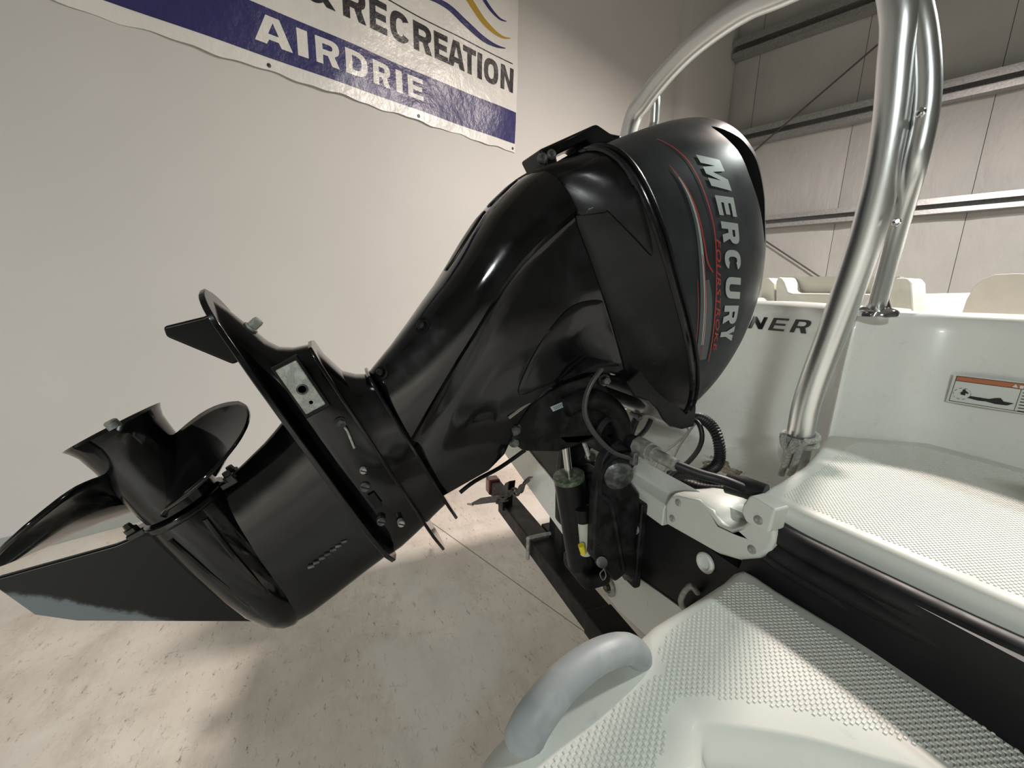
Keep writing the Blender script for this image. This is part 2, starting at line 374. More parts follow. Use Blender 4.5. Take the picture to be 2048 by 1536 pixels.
def glyph(ch, sx, sy):
    """heavy block capital in the unit square as closed loops (outline, then counters)"""
    A = lambda cx, cy, rx, ry, a0, a1, n=10: [(cx + rx * math.copysign(abs(math.cos(t)) ** .8, math.cos(t)), cy + ry * math.copysign(abs(math.sin(t)) ** .8, math.sin(t))) for t in [math.radians(lerp(a0, a1, i / n)) for i in range(n + 1)]]
    h = sy / 2
    if ch == 'I': return [[(0, 0), (1, 0), (1, 1), (0, 1)]]
    if ch == 'E': return [[(0, 0), (1, 0), (1, sy), (sx, sy), (sx, .5 - h), (.93, .5 - h), (.93, .5 + h), (sx, .5 + h), (sx, 1 - sy), (1, 1 - sy), (1, 1), (0, 1)]]
    if ch == 'L': return [[(0, 0), (1, 0), (1, sy), (sx, sy), (sx, 1), (0, 1)]]
    if ch == 'T': return [[(.5 - sx / 2, 0), (.5 + sx / 2, 0), (.5 + sx / 2, 1 - sy), (1, 1 - sy), (1, 1), (0, 1), (0, 1 - sy), (.5 - sx / 2, 1 - sy)]]
    if ch == 'N': return [[(0, 0), (sx, 0), (sx, .60), (1 - sx, 0), (1, 0), (1, 1), (1 - sx, 1), (1 - sx, .40), (sx, 1), (0, 1)]]
    if ch == 'M': return [[(0, 0), (sx * .8, 0), (sx * .8, .62), (.5 - sx * .33, 0), (.5 + sx * .33, 0), (1 - sx * .8, .62), (1 - sx * .8, 0), (1, 0), (1, 1), (1 - sx * 1.1, 1), (.5, .36), (sx * 1.1, 1), (0, 1)]]
    if ch == 'A': return [[(0, 0), (sx * 1.05, 0), (sx * 1.05 + .07, .18), (1 - sx * 1.05 - .07, .18), (1 - sx * 1.05, 0), (1, 0), (.5 + sx * .62, 1), (.5 - sx * .62, 1)], [(.5 - .14, .18 + sy * .95), (.5 + .14, .18 + sy * .95), (.5, .80)]]
    if ch == 'Y': return [[(.5 - sx / 2, 0), (.5 + sx / 2, 0), (.5 + sx / 2, .40), (1, 1), (1 - sx * 1.15, 1), (.5, .60), (sx * 1.15, 1), (0, 1), (.5 - sx / 2, .40)]]
    if ch == 'U': return [[(0, 1)] + A(.5, .36, .5, .36, 180, 360) + [(1, 1), (1 - sx, 1)] + A(.5, .38, .5 - sx, .38 - sy, 360, 180) + [(sx, 1)]]
    if ch == 'D': return [[(0, 0)] + A(.42, .5, .58, .5, -90, 90) + [(0, 1)], [(sx, sy)] + A(.42, .5, .58 - sx, .5 - sy, -90, 90) + [(sx, 1 - sy)]]
    if ch == 'B': return [[(0, 0)] + A(.62, .27, .38, .27, -90, 80) + A(.58, .76, .36, .24, -80, 90) + [(0, 1)], [(sx, sy), (.60, sy), (.68, .27), (.60, .5 - h), (sx, .5 - h)], [(sx, .5 + h), (.56, .5 + h), (.64, .75), (.56, 1 - sy), (sx, 1 - sy)]]
    if ch == 'O': return [A(.5, .5, .5, .5, 0, 345, 23), A(.5, .5, .5 - sx, .5 - sy, 0, 345, 23)]
    if ch == 'C': return [A(.5, .5, .5, .5, 30, 330, 24) + [(.93 - sx, .30)] + A(.5, .5, .5 - sx, .5 - sy, 325, 35, 20) + [(.93 - sx, .70)]]
    if ch == 'R': return [[(0, 0), (sx, 0), (sx, .36), (.50, .36), (1 - sx * 1.15, 0), (1, 0), (.80, .37)] + A(.60, .70, .40, .30, -62, 90) + [(0, 1)], [(sx, .36 + sy)] + A(.55, .36 + sy + (.64 - 2 * sy) / 2, .45 - sx, (.64 - 2 * sy) / 2, -90, 90) + [(sx, 1 - sy)]]
def block(ch, sx=.30, sy=.22, shear=0.):
    loops = glyph(ch, sx, sy); P = []; flat = [Vector((p[0], p[1], 0)) for l in loops for p in l]
    tri = tessellate_polygon([[Vector((p[0], p[1], 0)) for p in l] for l in loops])
    return [((p.x + shear * p.y) / (1 + shear), p.y) for p in flat], [tuple(t) for t in tri]
def diced(vs, fs, cell):
    """cut a flat mesh along a grid so that it can follow a curved surface"""
    bm = bmesh.new(); bv = [bm.verts.new((v[0], v[1], 0)) for v in vs]
    for f in fs:
        try: bm.faces.new([bv[i] for i in f])
        except ValueError: pass
    xs = [v[0] for v in vs]; ys = [v[1] for v in vs]
    for ax, lo, hi in ((0, min(xs), max(xs)), (1, min(ys), max(ys))):
        k = lo + cell
        while k < hi:
            co = (k, 0, 0) if ax == 0 else (0, k, 0); no = (1, 0, 0) if ax == 0 else (0, 1, 0)
            bmesh.ops.bisect_plane(bm, geom=bm.verts[:] + bm.edges[:] + bm.faces[:], plane_co=co, plane_no=no); k += cell
    bm.verts.ensure_lookup_table(); bm.verts.index_update()
    out = [tuple(v.co[:2]) for v in bm.verts], [tuple(v.index for v in f.verts) for f in bm.faces]; bm.free(); return out
def ban_t(s, z):      # gentle waves of the hanging sheet
    return LW + .014 + .006 * math.sin(s * 3.1 + z * 1.7) + .004 * math.sin(s * 9 - z * 5) + .003 * math.sin(z * 14 + s * 4)
def ban_patch(name, s0, s1, z0, z1, lift, mat, par, nx=60, nz=24, edge=None):
    mb = MB(); vs = []; fs = []
    for i in range(nx + 1):
        for k in range(nz + 1):
            s = lerp(s0, s1, i / nx); z = lerp(z0, z1, k / nz)
            zz = z + (edge(s) if edge and k == 0 else 0); vs.append(R3(ban_t(s, zz) + lift, s, zz))
    for i in range(nx):
        for k in range(nz): a = i * (nz + 1) + k; fs.append((a, a + 1, a + nz + 2, a + nz + 1))
    return mb.add(vs, fs).build(name, mat, par)
def ban_shape(name, vs, fs, lift, mat, par):
    vs, fs = diced(vs, fs, .05)
    return MB().add([R3(ban_t(s, z) + lift, s, z) for s, z in vs], fs).build(name, mat, par)
def ban_text(name, body, s0, s1, z0, z1, mat, par, bold, lift):
    if body == '&': vs, fs = text_mesh(body, bold)
    elif body == 'I': vs, fs = block('I')
    else: vs, fs = block(body, .29 if s1 - s0 > .14 else .33, .21)
    return ban_shape(name, [(lerp(s0, s1, x), lerp(z0, z1, y)) for x, y in vs], fs, lift, mat, par)
bn = thing('wall_banner', R3(LW + .02, .8, 2.69), 'large white and navy vinyl banner with shop lettering pinned to the left wall', 'banner')
sheet = ban_patch('sheet', -1.35, 2.707, 2.69, 4.25, 0, M['ban_white'], bn, 120, 60, edge=lambda s: .006 * math.sin(s * 13) + .004 * math.sin(s * 31))
ban_patch('navy_band', -1.35, 2.700, 2.765, 3.028, .0012, M['ban_blue'], bn, 120, 12)
ban_patch('rule_line', -.9, 2.643, 3.400, 3.409, .0012, M['ban_black'], bn, 90, 1)
for k, (ch, s0, s1) in enumerate((('A', .556, .765), ('I', .795, .858), ('R', .905, 1.055), ('D', 1.098, 1.255), ('R', 1.297, 1.432), ('I', 1.478, 1.530), ('E', 1.577, 1.709))):
    ban_text('letter', ch, s0, s1, 2.838, 2.988, M['ban_white'], bn, .035, .0024)
word = (('&', .86, 1.055), ('R', 1.105, 1.262), ('E', 1.292, 1.422), ('C', 1.447, 1.607), ('R', 1.640, 1.796), ('E', 1.822, 1.945), ('A', 1.945, 2.112), ('T', 2.098, 2.232), ('I', 2.250, 2.300), ('O', 2.322, 2.480), ('N', 2.508, 2.655))
for ch, s0, s1 in word: ban_text('letter', ch, s0, s1, 3.175, 3.365, M['ban_black'], bn, .03, .0024)
def wave(name, mat, pts):      # (s, z, half width)
    P = smooth_path([(p[0], p[1], p[2]) for p in pts], 8); up = []; dn = []
    for i, p in enumerate(P):
        t = (P[min(i + 1, len(P) - 1)] - P[max(i - 1, 0)]); n = Vector((-t.y, t.x)).normalized()
        up.append((p.x + n.x * p.z, p.y + n.y * p.z)); dn.append((p.x - n.x * p.z, p.y - n.y * p.z))
    n = len(P); ban_shape(name, up + dn, [(i, i + 1, n + i + 1, n + i) for i in range(n - 1)], .0012, mat, bn)
wave('navy_wave', M['ban_blue'], [(1.62, 3.50, .004), (1.78, 3.56, .012), (1.95, 3.57, .022), (2.12, 3.52, .026), (2.30, 3.48, .022), (2.45, 3.48, .012), (2.56, 3.50, .003)])
wave('gold_wave', M['ban_gold'], [(1.75, 3.80, .01), (1.95, 3.82, .028), (2.10, 3.74, .032), (2.28, 3.62, .030), (2.42, 3.58, .020), (2.53, 3.575, .010), (2.62, 3.60, .003)])
wave('navy_wave', M['ban_blue'], [(2.08, 3.90, .01), (2.20, 3.84, .018), (2.35, 3.74, .018), (2.48, 3.70, .010), (2.57, 3.71, .003)])
for s in (-.35, .62, 1.66, 2.675):
    MB().lathe(R3(ban_t(s, 2.722) + .001, s, 2.722), WN, [(0, .012), (.002, .012), (.003, .007), (.003, .001)], 14).build('eyelet', M['eyelet'], bn)
# ------------------------------------------------------------------ boat
YT, ZP, ZU = .62, .945, 1.075
boat = thing('boat', (0, 1.2, .6), 'white motor boat with black transom and swim platform resting on a trailer', 'boat')
def mirror(pts): return [(-p[0],) + tuple(p[1:]) for p in pts]
def slab_from(poly, z0, z1, r, mb=None, hole=None, hole_depth=0, nr=4):
    """moulded slab with rounded upper edge from a closed 2D outline; optional pocket"""
    mb = mb or MB(); P = [Vector(p[:2]) for p in poly]
    if poly_area(P) < 0: P.reverse()
    rings = [[Vector((p.x, p.y, z0)) for p in P]]
    for k in range(nr + 1):
        a = math.pi / 2 * k / nr; off = r * (1 - math.cos(a)); z = z1 - r + r * math.sin(a)
        rings.append([Vector((q[0], q[1], z)) for q in offset_poly(P, off)])
    mb.loft(rings, cap=False)
    top = rings[-1]; loops = [top]
    if hole:
        H = [Vector((h[0], h[1], z1)) for h in hole]
        if poly_area(H) > 0: H.reverse()
        loops.append(H)
    flat = [p for l in loops for p in l]; mb.add(flat, [tuple(t) for t in tessellate_polygon(loops)])
    bot = rings[0]; mb.add(bot, [tuple(t) for t in tessellate_polygon([bot])])
    if hole:
        Hi = [Vector((q[0], q[1], 0)) for q in H]; area = poly_area(Hi); rr = []
        for k, (off, dz) in enumerate(((0, 0), (.004, .003), (.009, .012), (.014, hole_depth - .012), (.02, hole_depth - .003), (.03, hole_depth))):
            rr.append([Vector((q[0], q[1], z1 - dz)) for q in offset_poly(Hi, off)])
        mb.loft(rr, cap=False); mb.add(rr[-1], [tuple(t) for t in tessellate_polygon([rr[-1]])])
    return mb
def nonskid(poly, z, pitch, size, h, ang, name, mat, par, avoid=()):
    """raised anti-slip studs"""
    xs = [p[0] for p in poly]; ys = [p[1] for p in poly]; cx, cy = sum(xs) / len(xs), sum(ys) / len(ys); ca, sa = math.cos(ang), math.sin(ang)
    n = int(1.6 * max(max(xs) - min(xs), max(ys) - min(ys)) / pitch) // 1; mb = MB(); v = mb.v; f = mb.f
    for i in range(-n, n):
        for j in range(-n, n):
            u = (i + (.5 if j % 2 else 0)) * pitch; w = j * pitch * .87; x = cx + u * ca - w * sa; y = cy + u * sa + w * ca
            if not in_poly(x, y, poly) or any(in_poly(x, y, q) for q in avoid): continue
            k = len(v)
            for s_, zz in ((size, z - .0002), (size * .55, z + h)):
                for a, b in ((-1, -1), (1, -1), (1, 1), (-1, 1)):
                    v.append((x + (a * ca - b * sa) * s_, y + (a * sa + b * ca) * s_, zz))
            f += [(k, k + 1, k + 5, k + 4), (k + 1, k + 2, k + 6, k + 5), (k + 2, k + 3, k + 7, k + 6), (k + 3, k, k + 4, k + 7), (k + 4, k + 5, k + 6, k + 7)]
    me = bpy.data.meshes.new(name); me.from_pydata(mb.v, [], mb.f); me.materials.append(mat); o = bpy.data.objects.new(name, me); COL.objects.link(o); child(o, par); o['kind'] = 'stuff'
    return o
# --- hull: transom, bottom and sides
def hull_ring(y, k, zk):
    half = [(0, .585 + zk), (.45 * k, .665 + zk), (.92 * k, .76 + zk), (1.02 * k, .95 + zk), (1.06 * k, 1.30 + zk * .3)]
    pts = [(-x, y, z) for x, z in reversed(half)] + [(x, y, z) for x, z in half[1:]]
    return [Vector(p) for p in pts]
mb = MB(); mb.loft([hull_ring(YT + .03, .80, 0), hull_ring(YT + .10, .88, 0), hull_ring(YT + .25, .96, 0), hull_ring(YT + .5, 1, 0), hull_ring(2.2, 1.04, 0), hull_ring(3.6, .95, .04), hull_ring(4.6, .6, .16), hull_ring(5.2, .12, .4)], cap=False, closed=False)
mb.build('hull', M['gel'], boat, angle=25)
# lower white transom with its fold, and the black panel above
low = [(-.80, .720), (-.45, .665), (0, .600), (.45, .665), (.80, .720), (.80, .865), (.42, .80), (.135, .752), (0, .728), (-.135, .752), (-.42, .80), (-.80, .865)]
MB().prism([(x, YT, z) for x, z in low], (0, .03, 0)).build('lower_transom', M['gel'], boat, smooth=False, bevel=.004)
blk = [(-.80, .865), (-.42, .80), (-.135, .752), (0, .728), (.135, .752), (.42, .80), (.80, .865), (.80, 1.045), (.33, 1.035), (.31, .93), (-.58, .93), (-.60, 1.035), (-.80, 1.045)]
MB().prism([(x, YT + .004, z) for x, z in blk], (0, .026, 0)).build('transom_panel', M['black_gel'], boat, smooth=False)
# white cap along the motor notch
prof = [(YT - .012, .918), (YT - .012, .958), (YT - .006, .966), (YT + .03, .968), (YT + .035, .975), (YT + .065, .975), (YT + .07, .968), (YT + .07, .86), (YT + .02, .86), (YT + .02, .918)]
MB().loft([[Vector((x, y, z)) for y, z in prof] for x in (-.45, .138)]).build('transom_cap', M['cap'], boat, smooth=False, bevel=.003)
# moulded corner caps
def corner_cap(sg):
    o2 = [(1329, 1008), (1340, 992), (1354, 990), (1395, 1000), (1424, 1022), (1440, 1048), (1462, 1058), (1483, 1052), (1500, 1036), (1549, 1060), (1549, 1080), (1540, 1102), (1515, 1118), (1478, 1121), (1440, 1110), (1396, 1085), (1330, 1047)]
    pts = [on(x, y, 1, YT - .016) for x, y in o2]
    off = 0 if sg > 0 else -.27
    face = [Vector((p.x * sg + off, p.y, p.z)) for p in pts]
    b = MB().prism(face, (0, .035, 0)).build('corner_cap', M['cap'], boat, smooth=True, bevel=.008, bseg=3)
    # the saddle that rolls forward over the transom top
    mb = MB(); prof = smooth_path([(p.x, p.z) + (0,) for p in [on(x, y, 1, YT - .016) for x, y in ((1329, 1008), (1340, 992), (1354, 990), (1395, 1000), (1424, 1022), (1440, 1048), (1462, 1058), (1483, 1052), (1500, 1036), (1520, 1030))]], 5)
    rings = []
    for y, dz in ((YT - .014, -.004), (YT - .006, .002), (YT + .03, .004), (YT + .085, -.002), (YT + .10, -.05)):
        rings.append([Vector((p.x * sg + off, y, p.y + dz)) for p in prof])
    mb.loft(rings, cap=False, closed=False).build('saddle', M['cap'], b)
    # clip with one screw beneath the upper platform
    cl = [(1482, 1024), (1486, 1008), (1498, 992), (1510, 994), (1550, 1020), (1545, 1040), (1538, 1066), (1520, 1058), (1490, 1042)]
    pts = [on(x, y, 1, YT - .03) for x, y in cl]
    c = MB().prism([Vector((p.x * sg + off, p.y, p.z)) for p in pts], (0, .034, 0)).build('clip', M['cap'], b, bevel=.012, bseg=4)
    for x, y, yy in ((1357, 1005, YT - .016), (1345, 1037, YT - .016), (1504, 1099, YT - .016), (1517, 1040, YT - .030)):
        p = on(x, y, 1, yy); p.x = p.x * sg + off
        MB().lathe(p, (0, -1, 0), [(0, .0075), (.0015, .0072), (.003, .005), (.0032, .0035), (.0022, .003), (.0018, .0008)], 18).build('screw', M['bolt'], b)
corner_cap(1); corner_cap(-1)
# splash well and the aft coaming behind it
co = [(-1.02, 1.12), (-.5, 1.235), (-.25, 1.262), (0, 1.262), (.085, 1.225), (.13, 1.135), (.155, 1.085), (.178, 1.13), (.225, 1.205), (.30, 1.245), (.45, 1.238), (.75, 1.20), (1.04, 1.12)]
cp = smooth_path([(x, y, 0) for x, y in co], 6); mb = MB(); rings = []
for z, dy in ((.84, -.03), (.865, -.012), (.90, 0), (1.0, .004), (1.07, .006), (1.25, .012), (1.33, .018), (1.358, .026), (1.370, .04), (1.373, .06), (1.372, .24), (1.36, .26), (1.0, .27)):
    rings.append([Vector((p.x, p.y + dy, z + .014 * max(0, 1 - abs(p.x + .25) / .45))) for p in cp])
mb.loft(rings, cap=False, closed=False).build('aft_coaming', M['gel'], boat)
well = [(-.62, 1.25), (-.62, .70), (-.40, .66), (.20, .66), (.27, .70), (.22, .9), (.15, 1.10), (.10, 1.24)]
mb = MB(); rr = []
for off, z in ((-.02, 1.02), (0, .96), (.015, .90), (.04, .872), (.08, .862)):
    rr.append([Vector((q[0], q[1], z)) for q in offset_poly(smooth_path([(x, y, 0) for x, y in well], 4, True), off)])
mb.loft(rr, cap=False); mb.add(rr[-1], [tuple(t) for t in tessellate_polygon([rr[-1]])]); mb.build('splash_well', M['gel'], boat)
# --- upper (step) platforms
upl = [(.31, .635), (.345, .640), (.44, .650), (.52, .657), (.607, .667), (.72, .695), (.84, .745), (.94, .83), (1.01, .95), (1.04, 1.16), (.45, 1.26), (.27, 1.26), (.18, 1.13), (.155, 1.09), (.168, 1.05), (.215, .945), (.253, .85), (.288, .725), (.303, .66)]
ns_u = [(.335, .668), (.44, .676), (.52, .683), (.607, .693), (.74, .72), (.76, 1.14), (.45, 1.21), (.29, 1.205), (.215, 1.10), (.222, 1.05), (.28, .87), (.318, .73)]
for sg in (1, -1):
    P = [(x * sg - (0 if sg > 0 else .27) * max(0, 1 - (x - .15) / .85), y) for x, y in upl]
    st = slab_from(P, ZU - .05, ZU, .016).build('step_platform', M['gel_mat'], boat)
    if sg > 0: nonskid([(min(x, .76), y) for x, y in ns_u], ZU, .0056, .0017, .0010, .25, 'antislip_studs', M['gel_mat'], st)
# black rubber rail under the step platform, starboard and port
for sg in (1, -1):
    o_ = 0 if sg > 0 else .27
    path = [(.345 + o_, .632, 1.030), (.40 + o_, .634, 1.026), (.50 + o_ * .8, .642, 1.026), (.62, .655, 1.028), (.73, .685, 1.03), (.85, .737, 1.03)]
    mb = MB(); P = smooth_path([(x * sg, y - .004, z) for x, y, z in path], 6)
    mb.tube([p + Vector((0, 0, .004)) for p in P], .019, 12); mb.tube([p + Vector((0, -.004, -.024)) for p in P], .016, 12); mb.tube([p + Vector((0, .0, -.046)) for p in P], .012, 10)
    mb.build('rub_rail', M['rubber'], boat)
    w = [(.33 + o_, YT + .02), (.5 + o_ * .7, .655), (.62, .665), (.73, .70), (.85, .75)]
    MB().loft([[Vector((x * sg, y + .006, z)) for x, y in w] for z in (.72, 1.04)], cap=False, closed=False).build('riser_panel', M['black_gel'], boat)
# --- lower swim platform on the starboard side
pl = [(.318, .620), (.38, .627), (.444, .635), (.552, .654), (.631, .668), (.98, .72), (1.03, .68), (1.03, .10), (.98, .03), (.80, -.02), (.64, -.02), (.53, .018), (.465, .068), (.432, .115), (.412, .165), (.398, .23), (.380, .33), (.362, .385), (.349, .46), (.330, .56)]
pq = lambda x, y: tuple(on(x, y, 2, ZP)[:2]) + (0,)
pocket = smooth_path([pq(1382, 1490), pq(1384, 1456), pq(1398, 1441), pq(1432, 1440), pq(1520, 1452), pq(1613, 1469), pq(1740, 1505), pq(1860, 1545), (.66, .50, 0), (.90, .53, 0), (.95, .30, 0), (.90, .13, 0), (.66, .12, 0), (.57, .215, 0), pq(1380, 1545)], 4, True)
border = offset_poly(pocket, -.026)
hpad = smooth_path([(.405, .352, 0), (.432, .343, 0), (.44, .30, 0), (.478, .13, 0), (.46, .09, 0), (.42, .12, 0), (.400, .22, 0), (.388, .30, 0)], 4, True)
nsl = smooth_path([(.352, .585, 0), (.45, .600, 0), (.63, .628, 0), (.96, .675, 0), (1.0, .65, 0), (1.0, .11, 0), (.95, .055, 0), (.80, .012, 0), (.64, .012, 0), (.55, .045, 0), (.498, .088, 0), (.466, .135, 0), (.448, .20, 0), (.432, .30, 0), (.412, .35, 0), (.385, .40, 0), (.366, .50, 0)], 4, True)
for sg in (1,):
    P = smooth_path([(x * sg - (0 if sg > 0 else .16) * max(0, 1 - (x - .3) / .7), y, 0) for x, y in pl], 2, True)
    pk = [(p[0] * sg, p[1]) for p in pocket]
    sp_ = slab_from(P, ZP - .11, ZP, .022, hole=pk, hole_depth=.045, nr=5).build('swim_platform', M['gel_mat'], boat, angle=50)
    for xx, yy in ((.55, .60), (.9, .66)):
        MB().prism([(xx * sg - .012, yy - .35, ZP - .11), (xx * sg - .012, .66, ZP - .11), (xx * sg - .012, .66, ZP - .24)], (.024, 0, 0)).build('support_bracket', M['trailer'], sp_, smooth=False)
    # slightly raised pad around the handle
    if sg > 0: nonskid([(min(p[0], .74), p[1]) for p in nsl], ZP, .0068, .0021, .0013, .2, 'antislip_studs', M['gel_mat'], sp_, avoid=(border, hpad))
    hp = [on(x, y, 2, z) for x, y, z in ((1048, 1478, ZP - .004), (1058, 1455, ZP + .012), (1082, 1418, ZP + .032), (1125, 1366, ZP + .046), (1180, 1322, ZP + .050), (1225, 1301, ZP + .046), (1256, 1297, ZP + .034), (1274, 1308, ZP + .014), (1277, 1320, ZP - .004))]
    hp = smooth_path([Vector((p.x * sg - (0 if sg > 0 else .12), p.y, p.z)) for p in hp], 6)
    n = len(hp); rad = [lerp(.0215, .0170, min(1, i / (n * .75))) for i in range(n)]
    MB().tube(hp, rad, 20).build('grab_handle', M['grip'], sp_)
# --- fittings on the transom
p = on(1412, 1125, 1, YT + .003)
d = MB().lathe(p, (0, -1, 0), [(0, .020), (.004, .020), (.007, .017), (.007, .0135), (.002, .0125), (.002, .001)], 28).build('drain_fitting', M['cap'], boat)
p = on(1217, 1187, 1, YT - .002); p = Vector((p.x, YT - .001, p.z + .022))
d = MB().lathe(p, (0, -1, 0), [(0, .026), (.004, .026), (.007, .022), (.007, .016), (.003, .015), (.003, .001)], 28).build('drain_plug', M['bolt'], boat)
MB().lathe(p + Vector((0, -.003, 0)), (0, -1, 0), [(0, .012), (.012, .011), (.013, .006)], 6).build('plug_head', M['dirty_grey'], d)
p = on(1385, 1190, 1, YT); q = [on(x, y, 1, YT - .02) for x, y in ((1370, 1225), (1362, 1205), (1368, 1185), (1382, 1172), (1390, 1180))]
MB().tube(smooth_path([on(1372, 1222, 1, YT)] + q[1:4] + [on(1395, 1185, 1, YT)], 5), .006, 10).build('tow_eye', M['bolt'], boat)
# --- raised black-chrome letters on the well wall
def surf_y(x, tab=[(p.x, p.y) for p in cp]): return interp(tab, x)
def flat_letter(body, name, x0, x1, z0, z1, mat, par, bold, shear, depth, yoff, lean=0):
    vs, fs = block(body, .24, .15, .22); mb = MB()
    P = [(lerp(x0, x1, a), lerp(z0, z1, b)) for a, b in vs]
    f3 = [Vector((x, surf_y(x) + yoff - depth + .012 * (z - 1.25) / .1 * .9, z)) for x, z in P]
    b3 = [p + Vector((0, depth + .004, 0)) for p in f3]; n = len(P); ed = {}
    for f in fs:
        for i in range(len(f)): e = (f[i], f[(i + 1) % len(f)]); ed[e] = 1
    sides = [(a, b, b + n, a + n) for a, b in ed if (b, a) not in ed]
    mb.add(f3 + b3, list(fs) + sides); return mb.build(name, mat, par, smooth=False)
xr = on(1615, 650, 1, 1.262).x; xl = on(1500, 650, 1, 1.262).x
lw_ = (xr - xl) / 2.75
names = 'BAYLINER'; x1 = xr
for i, ch in enumerate(reversed(names)):
    wch = .060 if ch != 'I' else .016
    z0 = on(1560, 663, 1, 1.262).z; z1 = on(1560, 637, 1, 1.262).z
    flat_letter(ch, 'letter', x1 - wch, x1, z0, z1, M['letter'], boat, .02, .2, .004, .010)
    x1 -= wch + .010
# --- warning label on the coaming
def lab0(px, py):
    v = FWD + (px - 1024) / F_PX * RIGHT - (py - 768) / F_PX * UP; t = .6
    for _ in range(60):
        p = CAM + v * t; t += (surf_y(p.x) + .006 - p.y) / max(v.y, .2) * .6
    return CAM + v * t
_a, _b, _c = lab0(1900, 776), lab0(2080, 800), lab0(1905, 750)
LN = (_b - _a).cross(_c - _a).normalized()
if LN.y > 0: LN = -LN
def lab(px, py, lift=0.):
    v = FWD + (px - 1024) / F_PX * RIGHT - (py - 768) / F_PX * UP; o_ = _a + LN * (lift + .002)
    return CAM + v * ((o_ - CAM).dot(LN) / v.dot(LN))
def quad(name, mat, par, pts, lift, th=.0003):
    return MB().prism([lab(x, y, lift) for x, y in pts], LN * -th).build(name, mat, par, smooth=False)
L0 = quad('warning_label', M['label'], boat, [(1908, 748), (2090, 770), (2076, 832), (1892, 803)], .0024)
quad('orange_bar', M['orange'], L0, [(1914, 752), (2090, 773), (2087, 784), (1911, 761)], .0031)
for (x0, y0), (x1_, y1_) in (((1914, 752), (2090, 773)), ((1911, 761), (2087, 784)), ((1914, 752), (1898, 801)), ((1898, 801), (2080, 830)), ((2043, 779), (2028, 822))):
    dx, dy = x1_ - x0, y1_ - y0; l = math.hypot(dx, dy); nx_, ny_ = -dy / l * .45, dx / l * .45
    quad('border_line', M['ink'], L0, [(x0 + nx_, y0 + ny_), (x1_ + nx_, y1_ + ny_), (x1_ - nx_, y1_ - ny_), (x0 - nx_, y0 - ny_)], .0036)
quad('boat_pictogram', M['ink'], L0, [(1936, 796), (1940, 792), (1978, 798), (1990, 796), (2001, 796), (2007, 803), (2028, 807), (2014, 811), (1990, 808), (1972, 803), (1955, 801)], .0036)
quad('swimmer_pictogram', M['ink'], L0, [(1917, 786), (1925, 783), (1926, 779), (1930, 778), (1932, 782), (1937, 786), (1936, 788), (1931, 786), (1930, 791), (1921, 789), (1922, 785)], .0036)
ring = [(1924 + 18 * math.cos(a), 787 + 11 * math.sin(a)) for a in [k * math.pi / 10 for k in range(20)]]
for k in range(0, 20, 2): quad('foam_mark', M['ink'], L0, [ring[k], ring[(k + 1) % 20], (ring[(k + 1) % 20][0] + .3, ring[(k + 1) % 20][1] + .8), (ring[k][0] + .3, ring[k][1] + .8)], .0036)
quad('alert_triangle', M['label'], L0, [(2024, 774), (2032, 768.5), (2036, 776)], .0036)
quad('letter_d', M['label'], L0, [(2040, 771), (2048, 772), (2047, 778), (2039, 777)], .0036)
for k in range(7): quad('text_line', M['ink'], L0, [(2046 - k * 1.9, 785 + k * 6), (2075 - k * 1.9, 789 + k * 6), (2074.5 - k * 1.9, 790.6 + k * 6), (2045.5 - k * 1.9, 786.6 + k * 6)], .0036)
# --- port gunwale and bow edge beyond the coaming
mb = MB(); g = smooth_path([(-1.02, 1.3, 1.36), (-1.05, 2.2, 1.38), (-.98, 3.4, 1.42), (-.62, 4.5, 1.46), (0, 5.1, 1.48), (.62, 4.5, 1.46), (.98, 3.4, 1.42), (1.05, 2.2, 1.38), (1.02, 1.3, 1.36)], 6)
rings = []
for dx, dz in ((0, -.14), (0, -.01), (.02, .01), (.1, .012), (.12, -.01), (.13, -.5)):
    r_ = []
    for i, p in enumerate(g):
        t = (g[min(i + 1, len(g) - 1)] - g[max(i - 1, 0)]).normalized(); n = Vector((t.y, -t.x, 0)); r_.append(p + n * dx + Vector((0, 0, dz)))
    rings.append(r_)
mb.loft(rings, cap=False, closed=False).build('gunwale', M['gel'], boat)
MB().prism([(-.95, 1.5, .80), (.95, 1.5, .80), (.95, 3.3, .80), (-.95, 3.3, .80)], (0, 0, .02)).build('cockpit_floor', M['seat_grey'], boat, smooth=False)

# ------------------------------------------------------------------ seats
def seat_from(px_poly, Y, th, name, mat, label):
    pts = [on(x, y, 1, Y) for x, y in px_poly]
    bk = MB().prism(pts, (0, th, 0)).build(name, mat, boat, bevel=.022, bseg=4); bk['label'] = label
    x0 = min(p.x for p in pts); x1 = max(p.x for p in pts); zb = min(p.z for p in pts)
    MB().box(((x0 + x1) / 2, Y + th + .2, zb - .06), (abs(x1 - x0) * .95, .45, .12)).build('seat_cushion', mat, bk, bevel=.03, bseg=3)
    MB().box(((x0 + x1) / 2, Y + th + .2, (zb - .12 + .82) / 2), (abs(x1 - x0) * .8, .4, zb - .12 - .82)).build('seat_base', M['gel'], bk, bevel=.01)
    return bk
s1 = seat_from([(1522, 640), (1522, 562), (1530, 556), (1538, 556), (1547, 566), (1549, 640)], 2.3, .10, 'side_seat_back', M['cushion'], 'narrow cream seat back')
s2 = seat_from([(1550, 640), (1551, 562), (1556, 554), (1563, 555), (1570, 565), (1575, 582), (1584, 586), (1760, 588), (1775, 575), (1790, 556), (1815, 556), (1822, 566), (1826, 640)], 2.3, .12, 'bench_seat_back', M['cushion'], 'wide cream bench back with dipped top')
pts = [on(x, y, 1, 2.42) for x, y in ((1560, 553), (1800, 553), (1800, 600), (1560, 600))]
MB().prism(pts, (0, .03, 0)).build('seat_liner', M['seat_grey'], s2, smooth=False)
